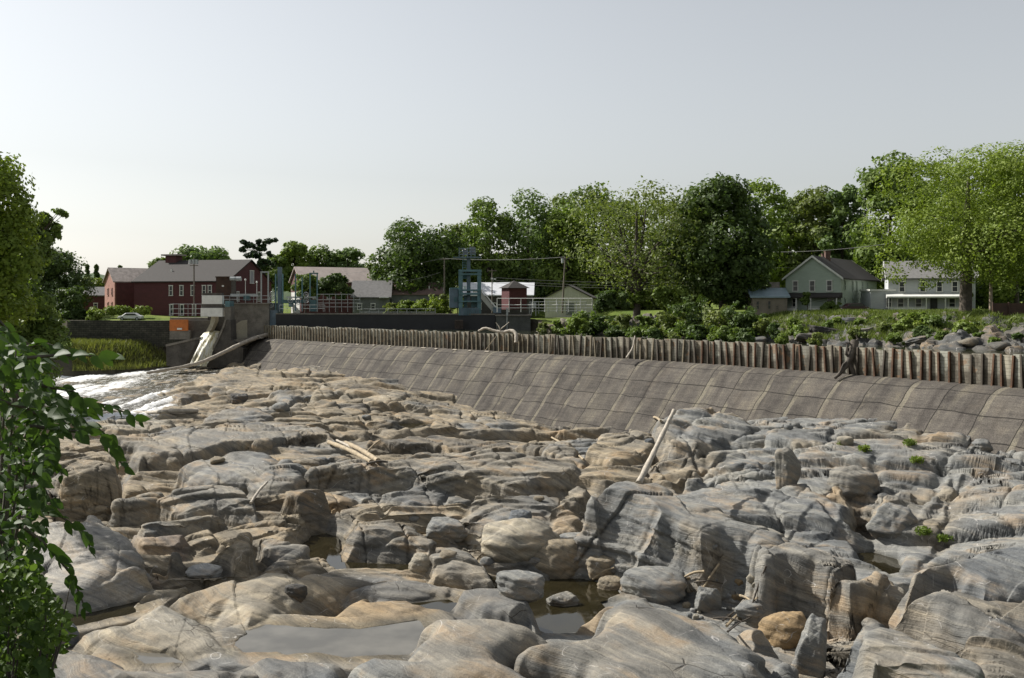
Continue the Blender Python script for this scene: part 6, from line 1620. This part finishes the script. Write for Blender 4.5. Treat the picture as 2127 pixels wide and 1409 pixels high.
def boulder(tile, x0, y0, x1, y1, tint, ang, label, seed, name='boulder', group=None, depth=.85, sink=.36, sub=5, cat='boulder', rot=0):
    a = tp(tile, (x0, y0)); b_ = tp(tile, (x1, y1))
    cx = (a[0] + b_[0]) / 2
    hit = bed_hit(cx, b_[1] - (b_[1] - a[1]) * .12)
    k = hit.y / F
    w_ = (b_[0] - a[0]) * k / 2; dpt = w_ * depth * .9
    # image height = standing height + part of the depth seen from above
    slope = (EYE - hit.z) / hit.y
    h = max((b_[1] - a[1]) * k - dpt * 2 * slope * .45, w_ * .72) / 2
    P, Fc = rock_shape(seed, ang, sub)
    P = P * np.array([w_, dpt, h * (1 + sink)])
    if rot:
        c_, s_ = math.cos(rot), math.sin(rot); P = np.c_[P[:, 0] * c_ + P[:, 2] * s_, P[:, 1], -P[:, 0] * s_ + P[:, 2] * c_]
    o = np_mesh(name, P, Fc, ROCK_OWN, smooth=True)
    o.location = (hit.x, hit.y + dpt * .8, hit.z + h * (1 - sink))
    o.color = (*(q * 1.0 for q in TINT[tint]), 1)
    return tag(o, label, cat, group)
BL = [
 (5, 360, 930, 625, 1160, 'B', 0, 'smooth rounded blue grey boulder at the water edge beside the leaves'),
 (6, 262, 612, 452, 748, 'D', .15, 'lone round dark brown boulder on the pale smooth rock floor'),
 (5, 1490, 465, 1790, 610, 'W', .6, 'pale grey boulder in front of the dark rock hollow'),
 (7, 205, 265, 710, 610, 'T', .0, 'large rounded tan boulder with curved bands at the pool edge'),
 (7, -170, 105, 500, 520, 'L', .45, 'long pale tan boulder leaning left of the rounded banded one'),
 (7, 50, 35, 260, 205, 'B', .7, 'small blue grey boulder above the long pale tan one'),
 (7, -45, 530, 370, 770, 'G', .6, 'light topped grey boulder on the left shore of the dark pool'),
 (7, 375, 695, 650, 865, 'M', 1.0, 'small pointed grey brown rock standing in the dark pool'),
 (7, 1000, 510, 1570, 800, 'G', .55, 'long light grey boulder at the right end of the dark pool'),
 (7, 1190, 455, 1445, 600, 'M', .3, 'dull brown boulder just behind the long light grey one'),
 (7, 1590, 660, 1830, 885, 'G', 1.0, 'squared flat faced grey stone among the sticks'),
 (7, 790, 560, 1020, 705, 'T', .5, 'small ochre stone lying in the dark pool'),
 (7, 700, 400, 970, 590, 'T', .8, 'tan triangular stone at the foot of the great central rock'),
 (7, 1930, 760, 2230, 930, 'G', .5, 'grey rounded boulder right of the pile of sticks'),
 (8, 25, 845, 455, 1160, 'O', .4, 'orange stained boulder beside the upright grey block'),
 (8, 275, 910, 570, 1420, 'G', .95, 'upright grey block with a flat shaded side at the bottom'),
 (4, 130, 535, 340, 840, 'M', .5, 'oval brownish boulder set in the cracked grey slab'),
 (4, 575, 685, 995, 970, 'M', .45, 'big smooth humped boulder in the middle of the right hand rocks'),
 (4, 875, 1005, 1295, 1290, 'G', .9, 'faceted grey boulder with a dark undercut side above the brown pool'),
 (4, 1645, 425, 1790, 505, 'G', .8, 'small dark grey block at the foot of the dam'),
 (4, 1740, 455, 1900, 550, 'G', .7, 'small grey block just right of the other at the dam foot'),
 (1, 1865, 315, 2020, 395, 'D', 1.0, 'small dark pointed rock on the tan shelf'),
 (6, 1430, 85, 1780, 265, 'G', .75, 'grey wedge boulder between the pools'),
 (6, 1285, 385, 1480, 540, 'L', .4, 'pale tan stone standing in the middle pool'),
]
for i, (t_, x0, y0, x1, y1, tn, an, lab) in enumerate(BL): boulder(t_, x0, y0, x1, y1, tn, an, lab, 300 + i, sink=.36)
pr = random.Random(8)
for i in range(26):
    x, y = pr.uniform(1500, 2150), pr.uniform(560, 900); s_ = pr.uniform(30, 80)
    boulder(7, x - s_ / 2, y - s_ * .4, x + s_ / 2, y + s_ * .4, pr.choice('TLMOTGW'), pr.choice((.5, .8, 1)), 'small stone in the cobble heap at the foot of the dark rock wall', 500 + i, 'cobble', 'cobbles under the dark rock wall', sub=3, cat='stone')
for i, (px, py) in enumerate(((1010, 1170), (930, 1160), (1275, 1185), (1480, 1140), (1640, 890), (1760, 920), (1350, 920), (760, 870), (640, 830), (580, 850), (860, 1080), (1120, 1040), (450, 960))):
    s_ = pr.uniform(9, 20); boulder(0, px - s_, py - s_ * .6, px + s_, py + s_ * .5, pr.choice('TLMGGB'), pr.uniform(.7, 1), 'small loose stone lying on the bedrock ledges', 560 + i, 'stone', 'loose stones on the ledges', sub=3, cat='stone')
# boulders of the right bank
rb_ = [(1180, 668, 30, 'L'), (1150, 672, 24, 'T'), (1120, 668, 20, 'L'), (1135, 683, 26, 'G'), (1255, 690, 26, 'G'), (1300, 694, 30, 'G'), (1365, 698, 24, 'M'), (1290, 662, 24, 'G'), (1240, 676, 22, 'L'), (1645, 660, 44, 'L'), (1615, 664, 30, 'W'), (1690, 662, 30, 'G'), (1700, 672, 44, 'B'), (1735, 664, 26, 'L'), (1760, 668, 44, 'B'),
       (1720, 700, 64, 'D'), (1680, 702, 46, 'M'), (1660, 706, 30, 'L'), (1790, 692, 40, 'G'), (1850, 664, 34, 'G'), (1880, 664, 26, 'G'), (1820, 690, 30, 'D'), (1860, 700, 44, 'G'), (1905, 706, 44, 'G'), (1945, 700, 36, 'M'), (1960, 714, 44, 'G'), (2010, 706, 36, 'L'), (2030, 718, 40, 'G'), (2080, 720, 34, 'M'), (2110, 722, 30, 'G'), (2060, 668, 40, 'D'),
       (2095, 675, 36, 'D'), (1635, 700, 24, 'G'), (1610, 705, 22, 'L'), (1580, 706, 26, 'G'), (1540, 703, 20, 'D'), (1410, 700, 22, 'G'), (1330, 664, 18, 'M'), (1985, 690, 26, 'G')]
for i, (px, py, w_, tn) in enumerate(rb_):
    if i > 8 and i % 5 in (0, 2) and w_ < 60: continue
    # nearest bank surface behind that pixel
    best = None
    for Y in np.arange(88, 160, 1.0):
        X = (px - CX) / F * Y
        if X < 0 or X > 118 or Y > 170: continue
        z = bank_z(X, Y); pp = HY + (EYE - z) / Y * F
        if best is None or abs(pp - (py + 5)) < best[0]: best = (abs(pp - (py + 5)), X, Y, z)
    _, X, Y, z = best; k = Y / F
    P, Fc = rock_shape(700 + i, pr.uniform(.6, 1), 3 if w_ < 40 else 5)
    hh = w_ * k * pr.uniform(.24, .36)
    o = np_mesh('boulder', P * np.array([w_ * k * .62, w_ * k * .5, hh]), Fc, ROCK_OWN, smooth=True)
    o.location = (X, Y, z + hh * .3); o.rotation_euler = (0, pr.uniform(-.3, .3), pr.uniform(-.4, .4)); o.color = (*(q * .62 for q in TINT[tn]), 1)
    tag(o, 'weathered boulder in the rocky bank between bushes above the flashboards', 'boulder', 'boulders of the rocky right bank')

# ------------------------------------------------------------------ driftwood
def log(name, label, pts, rad, mat=WOODP, cat='driftwood', group=None, n=9, forks=()):
    pts = [Vector(p) for p in pts]
    P = []; Rr = []
    m_ = max(10, len(pts) * 5)
    L = [0]
    for a, b_ in zip(pts[:-1], pts[1:]): L.append(L[-1] + (b_ - a).length)
    for i in range(m_):
        q = L[-1] * i / (m_ - 1); j = min(len(pts) - 2, max(0, int(np.searchsorted(L, q)) - 1)); f = (q - L[j]) / max(L[j + 1] - L[j], 1e-6)
        p0, p1, p2, p3 = pts[max(j - 1, 0)], pts[j], pts[j + 1], pts[min(j + 2, len(pts) - 1)]
        P.append(.5 * ((2 * p1) + (p2 - p0) * f + (2 * p0 - 5 * p1 + 4 * p2 - p3) * f * f + (3 * p1 - p0 - 3 * p2 + p3) * f ** 3))
        r0 = rad[0] + (rad[1] - rad[0]) * i / (m_ - 1); Rr.append(r0 * (1 + .10 * math.sin(i * 2.3) + .06 * math.sin(i * 5.1)))
    mb = MB().tube(P, Rr, n)
    for f_ in forks: mb.tube([Vector(p) for p in f_[0]], f_[1], 7)
    o = mb.build(name, mat, smooth=True)
    return tag(o, label, cat, group)
def on_bed(px, py, up=.1): h = bed_hit(px, py); return h + Vector((0, -.15, up))
log('log', 'long bleached trunk slanting from the dam crest down to the white water', [PY(306, 775, 150), PY(380, 762, 157), PY(430, 748, 162), PY(500, 715, 169), PY(535, 701, 173), PY(556, 696, 175)], (.22, .40), WOODP, 'log')
log('driftwood', 'long pale driftwood trunk lying across the left of the rocks', [on_bed(155, 858), on_bed(215, 857, .25), on_bed(255, 861, .3), on_bed(300, 864, .3), on_bed(355, 860, .3), on_bed(412, 857, .2)], (.13, .26), WOODP, forks=[([on_bed(262, 862, .3), on_bed(240, 868, .1), on_bed(225, 873, .1)], [.14, .10, .05])])
log('pole', 'straight pale pole leaning against the rocks near the dam foot', [on_bed(1326, 1004, .0), PY(1364, 928, bed_hit(1326, 1004).y + 3.5), PY(1400, 853, bed_hit(1326, 1004).y + 7)], (.20, .13), WOODP, 'pole')
for i, (a, b_, r0, lab, mt_) in enumerate((((684, 924), (772, 968), .20, 'foremost tan log of the small log pile', WOODT), ((718, 926), (786, 966), .22, 'rear squared tan log of the small log pile', WOODT), ((700, 920), (760, 955), .13, 'thin pale log between the two thick logs of the pile', WOODP),
                                           ((762, 971), (806, 968), .10, 'dark board lying at the foot of the log pile', WOODD), ((760, 948), (790, 925), .09, 'short stick propped on the log pile', WOODT), ((522, 1052), (556, 1008), .10, 'slim pale plank wedged in the cleft left of the log pile', WOODP),
                                           ((1146, 914), (1212, 962), .10, 'crooked bleached branch on the ledge at the dam foot', WOODT), ((1356, 872), (1372, 882), .12, 'broken stub of wood behind the leaning pole', WOODT))):
    pa = on_bed(*a, .25); pb_ = on_bed(*b_, .25); md = pa.lerp(pb_, .5) + Vector((0, 0, .12)); log('log', lab, [pa, md, pb_], (r0, r0 * .85), mt_, 'log')
SB = [((1492, 1178), (1448, 1250), .07), ((1508, 1305), (1572, 1252), .08), ((1500, 1296), (1545, 1268), .06), ((1530, 1240), (1572, 1275), .07), ((1462, 1192), (1420, 1208), .10), ((1590, 1180), (1556, 1280), .06), ((1480, 1290), (1540, 1300), .05), ((1440, 1215), (1500, 1222), .05), ((1510, 1318), (1560, 1290), .05), ((1230, 1208), (1275, 1188), .08)]
for a, b_, r0 in SB:
    log('stick', 'grey stick tangled in the cobble heap', [on_bed(*a, .15), on_bed((a[0] + b_[0]) / 2, (a[1] + b_[1]) / 2, .3), on_bed(*b_, .25)], (r0, r0 * .6), WOODD if r0 < .065 else WOODT, 'stick', 'sticks in the cobble heap', n=6)
log('driftwood', 'pale curved driftwood branch hooked over the flashboards', [PY(994, 688, 127), PY(1008, 682, 126.5), PY(1026, 687, 126), PY(1044, 690, 125.5), PY(1062, 687, 124.8), PY(1072, 695, 124.2), PY(1072, 712, 123.8)], (.14, .26), WOODP,
    forks=[([PY(1040, 688, 125.5), PY(1036, 678, 125.6), PY(1030, 670, 125.8)], [.09, .07, .04]), ([PY(1040, 684, 125.5), PY(1050, 676, 125.2), PY(1058, 669, 125.0)], [.08, .06, .03])])
log('stick', 'thin stick leaning on the boards below the hooked branch', [PY(1030, 700, 122.5), PY(1018, 715, 121.8), PY(1008, 728, 121.2)], (.06, .04), WOODT, 'stick', n=6)
log('stick', 'pale bent stick leaning against the middle of the flashboards', [PY(1319, 698, 108.5), PY(1315, 720, 108), PY(1309, 732, 107.6), PY(1301, 744, 107)], (.08, .12), WOODP, 'stick')
YS = 85.5
log('driftwood', 'dark tangled root snag caught against the flashboards on the right', [PY(1734, 786, YS - .6), PY(1748, 772, YS - .4), PY(1762, 752, YS - .2), PY(1772, 728, YS), PY(1776, 708, YS + .2)], (.12, .40), WOODD,
    forks=[([PY(1766, 745, YS), PY(1757, 735, YS - .2), PY(1760, 715, YS)], [.16, .12, .05]), ([PY(1770, 735, YS), PY(1784, 752, YS - .2), PY(1786, 780, YS - .4)], [.2, .16, .06]), ([PY(1772, 725, YS), PY(1764, 712, YS), PY(1752, 716, YS - .2)], [.12, .08, .03]),
           ([PY(1774, 715, YS), PY(1782, 704, YS), PY(1778, 697, YS)], [.14, .10, .04]), ([PY(1760, 750, YS - .2), PY(1772, 770, YS - .3), PY(1776, 786, YS - .4)], [.2, .2, .1]), ([PY(1765, 748, YS - .2), PY(1752, 757, YS - .4), PY(1742, 778, YS - .6)], [.14, .1, .04])])
# tufts of weeds in the cracks
for i, (px, py) in enumerate(((1918, 1112), (1962, 1132), (1795, 938), (1890, 928), (1752, 925), (1905, 968))):
    h = bed_hit(px, py)
    r_ = np.random.default_rng(900 + i); n = 300; c = np.clip(r_.normal(size=(n, 3)), -1.6, 1.6) * (.24, .2, .12) + (0, 0, .2); nn = r_.normal(size=(n, 3)); nn[:, 2] += 1
    V, Q_ = leaves(r_, c, nn, np.full(n, .085)); o = np_mesh('weed', V, Q_, LEAF, loc=h); o.color = (.12, .17, .03, 1)
    tag(o, 'small tuft of weeds growing from a crack in the rock', 'weed', 'weeds in the rock cracks')

# ------------------------------------------------------------------ the near bank and the leafy shrub on it
nbx = np.linspace(-7, 7, 60); nby = np.linspace(-5, 4.3, 40); NBX, NBY = np.meshgrid(nbx, nby, indexing='ij')
NBZ = 13.62 + perlin(NBX * .7, NBY * .7, 1) * .06 - 9 * sstep(3.6, 4.3, NBY) - 9 * sstep(6, 7, np.abs(NBX))
i_ = np.arange(NBX.size).reshape(NBX.shape)
nb = np_mesh('near_bank', np.stack([NBX, NBY, NBZ], -1).reshape(-1, 3), np.stack([i_[:-1, :-1], i_[1:, :-1], i_[1:, 1:], i_[:-1, 1:]], -1).reshape(-1, 4), GRASS_M, smooth=True); tag(nb, None, None, kind='structure')
VINE = leaf_mat('broad_leaves', .38, 5.0)
LV = np.array([(0, 0, 0), (.24, .16, .05), (.30, .42, .07), (.20, .72, .02), (0, 1.0, -.10), (-.20, .72, .02), (-.30, .42, .07), (-.24, .16, .05), (0, .3, -.03), (0, .65, -.03)])
LF = [(0, 1, 8), (1, 2, 8), (2, 9, 8), (2, 3, 9), (3, 4, 9), (4, 5, 9), (5, 6, 9), (6, 8, 9), (6, 7, 8), (7, 0, 8)]
def leaf_cloud(r_, P, D, S):
    """broad leaves: positions, pointing directions, lengths"""
    n = len(P)
    D = D / np.linalg.norm(D, axis=1, keepdims=True)
    up = r_.normal(size=(n, 3)) * .45 + np.array([-.25, -.45, .8])
    X_ = np.cross(D, up); X_ /= np.linalg.norm(X_, axis=1, keepdims=True) + 1e-9
    N_ = np.cross(X_, D)
    fold = r_.uniform(.3, 2.2, n)[:, None, None]; wd = r_.uniform(.85, 1.25, n)[:, None, None]
    V = P[:, None] + S[:, None, None] * (LV[None, :, 0:1] * wd * X_[:, None] + LV[None, :, 1:2] * D[:, None] + LV[None, :, 2:3] * fold * N_[:, None])
    Fq = np.array(LF)[None] + (np.arange(n) * len(LV))[:, None, None]
    return V.reshape(-1, 3), Fq.reshape(-1, 3)
r_ = np.random.default_rng(44)
def pxy(px, py, Y): return np.stack([(px - CX) / F * Y, Y, EYE - (py - HY) / F * Y], -1)
vine = empty('leafy_shrub', (-2.45, 3.5, 13.6), label='leafy green shrub with hanging twigs along the left edge of the picture', cat='shrub')
vo_ = np.array(vine.location)
TW = [[(40, 745), (120, 738), (180, 738), (226, 744)], [(-10, 770), (50, 780), (105, 800)], [(30, 838), (150, 832), (225, 842), (292, 872)], [(40, 850), (140, 872), (205, 890), (232, 935), (262, 975)],
      [(60, 885), (150, 895), (225, 905)], [(60, 1045), (130, 1075), (178, 1108), (190, 1150)], [(50, 1095), (105, 1140), (150, 1195), (176, 1262)], [(20, 700), (60, 715), (75, 760)], [(-10, 660), (10, 680), (25, 690)], [(50, 905), (110, 930), (130, 990)],
      [(30, 960), (80, 990), (105, 1040)], [(-10, 830), (60, 850), (110, 860)], [(10, 1150), (70, 1180), (110, 1240)], [(80, 800), (150, 812), (185, 845)], [(40, 725), (90, 712), (130, 725)]]
stm = MB(); Ps, Ds, Ss = [], [], []
for tw_ in TW:
    Y0 = r_.uniform(4.5, 5.6); a = np.array(tw_, float)
    tl = np.r_[0, np.cumsum(np.hypot(*np.diff(a, axis=0).T))]
    pts = [Vector(pxy(q[0], q[1], Y0 + .1 * k)) for k, q in enumerate(a)]
    stm.tube([p - Vector(vo_) for p in pts], [.011] + [.007] * (len(pts) - 2) + [.003], 5)
    for q in np.arange(8, tl[-1] + 6, 13):
        px = np.interp(q, tl, a[:, 0]); py = np.interp(q, tl, a[:, 1]); s = r_.choice((-1, 1))
        d = np.array([np.interp(min(q + 5, tl[-1]), tl, a[:, 0]) - np.interp(max(q - 5, 0), tl, a[:, 0]), np.interp(min(q + 5, tl[-1]), tl, a[:, 1]) - np.interp(max(q - 5, 0), tl, a[:, 1])]); d /= np.hypot(*d) + 1e-6
        Ps.append(pxy(px, py, Y0 + r_.uniform(-.05, .15))); Ds.append((d[0] * .8 - s * d[1] * .6 + .2, r_.uniform(-.5, .3), -d[1] * .8 - s * d[0] * .5 - .35)); Ss.append(r_.uniform(.045, .105))
# the mass of leaves
by = [660, 700, 740, 780, 820, 860, 900, 950, 1000, 1050, 1100, 1150, 1200, 1250, 1300, 1350, 1420]; bxr = [-5, 40, 80, 100, 110, 165, 120, 105, 85, 100, 105, 90, 80, 90, 110, 100, 95]
for _ in range(2300):
    py = r_.uniform(690, 1430); lim = np.interp(py, by, bxr); px = -60 + (lim + 60) * r_.uniform(0, 1) ** .8
    if 1060 < py < 1240 and px > 60 and r_.random() < .6: continue
    Y = r_.uniform(4.45, 6.2); Ps.append(pxy(px, py, Y)); Ds.append((r_.uniform(-.6, 1.0), r_.uniform(-.8, .5), r_.uniform(-1.1, .15))); Ss.append(r_.uniform(.03, .09))
V, Fq = leaf_cloud(r_, np.array(Ps), np.array(Ds), np.array(Ss))
o = np_mesh('foliage', V - vo_, Fq, VINE, vine, smooth=True); o.color = (.044, .080, .020, 1)
for k in range(9):
    x0 = -2.6 + r_.uniform(-.25, .3); pts = [Vector((x0, 3.55, 13.5))]
    px, py = r_.uniform(-30, 90), r_.uniform(700, 1000)
    pts += [Vector((x0 * .8 - .55, 4.4, 14.2)), Vector(pxy((px - 20) * .6, 1180, 5.0)), Vector(pxy(px, py, r_.uniform(4.8, 5.6)))]
    stm.tube([p - Vector(vo_) for p in pts], [.022, .018, .012, .004], 6)
stm.build('stems', WOODD, vine, smooth=True)
low = empty('small_leaved_bush', (-2.2, 3.5, 13.6), label='paler small leaved bush in the bottom left corner under the leafy shrub', cat='shrub')
lo_ = np.array(low.location); Ps, Ds, Ss = [], [], []
for _ in range(1500):
    py = r_.uniform(1170, 1440); lim = np.interp(py, [1170, 1230, 1300, 1340, 1380, 1440], [60, 110, 150, 140, 100, 90]); px = -60 + (lim + 60) * r_.uniform(0, 1) ** .75
    Y = r_.uniform(4.42, 5.2); Ps.append(pxy(px, py, Y)); Ds.append((r_.uniform(-1, 1), r_.uniform(-.6, .6), r_.uniform(-.7, .9))); Ss.append(r_.uniform(.025, .055))
V, Fq = leaf_cloud(r_, np.array(Ps), np.array(Ds), np.array(Ss)); o = np_mesh('foliage', V - lo_, Fq, VINE, low, smooth=True); o.color = (.085, .135, .032, 1)
mb = MB()
for k in range(10):
    px, py = r_.uniform(0, 150), r_.uniform(1200, 1340); mb.tube([Vector((-2.3 + .04 * k, 3.55, 13.5)) - Vector(lo_), Vector(pxy(px * .7, 1420, 4.5)) - Vector(lo_), Vector(pxy(px, py, 4.7)) - Vector(lo_)], [.01, .007, .002], 5)
mb.build('stems', WOODD, low)
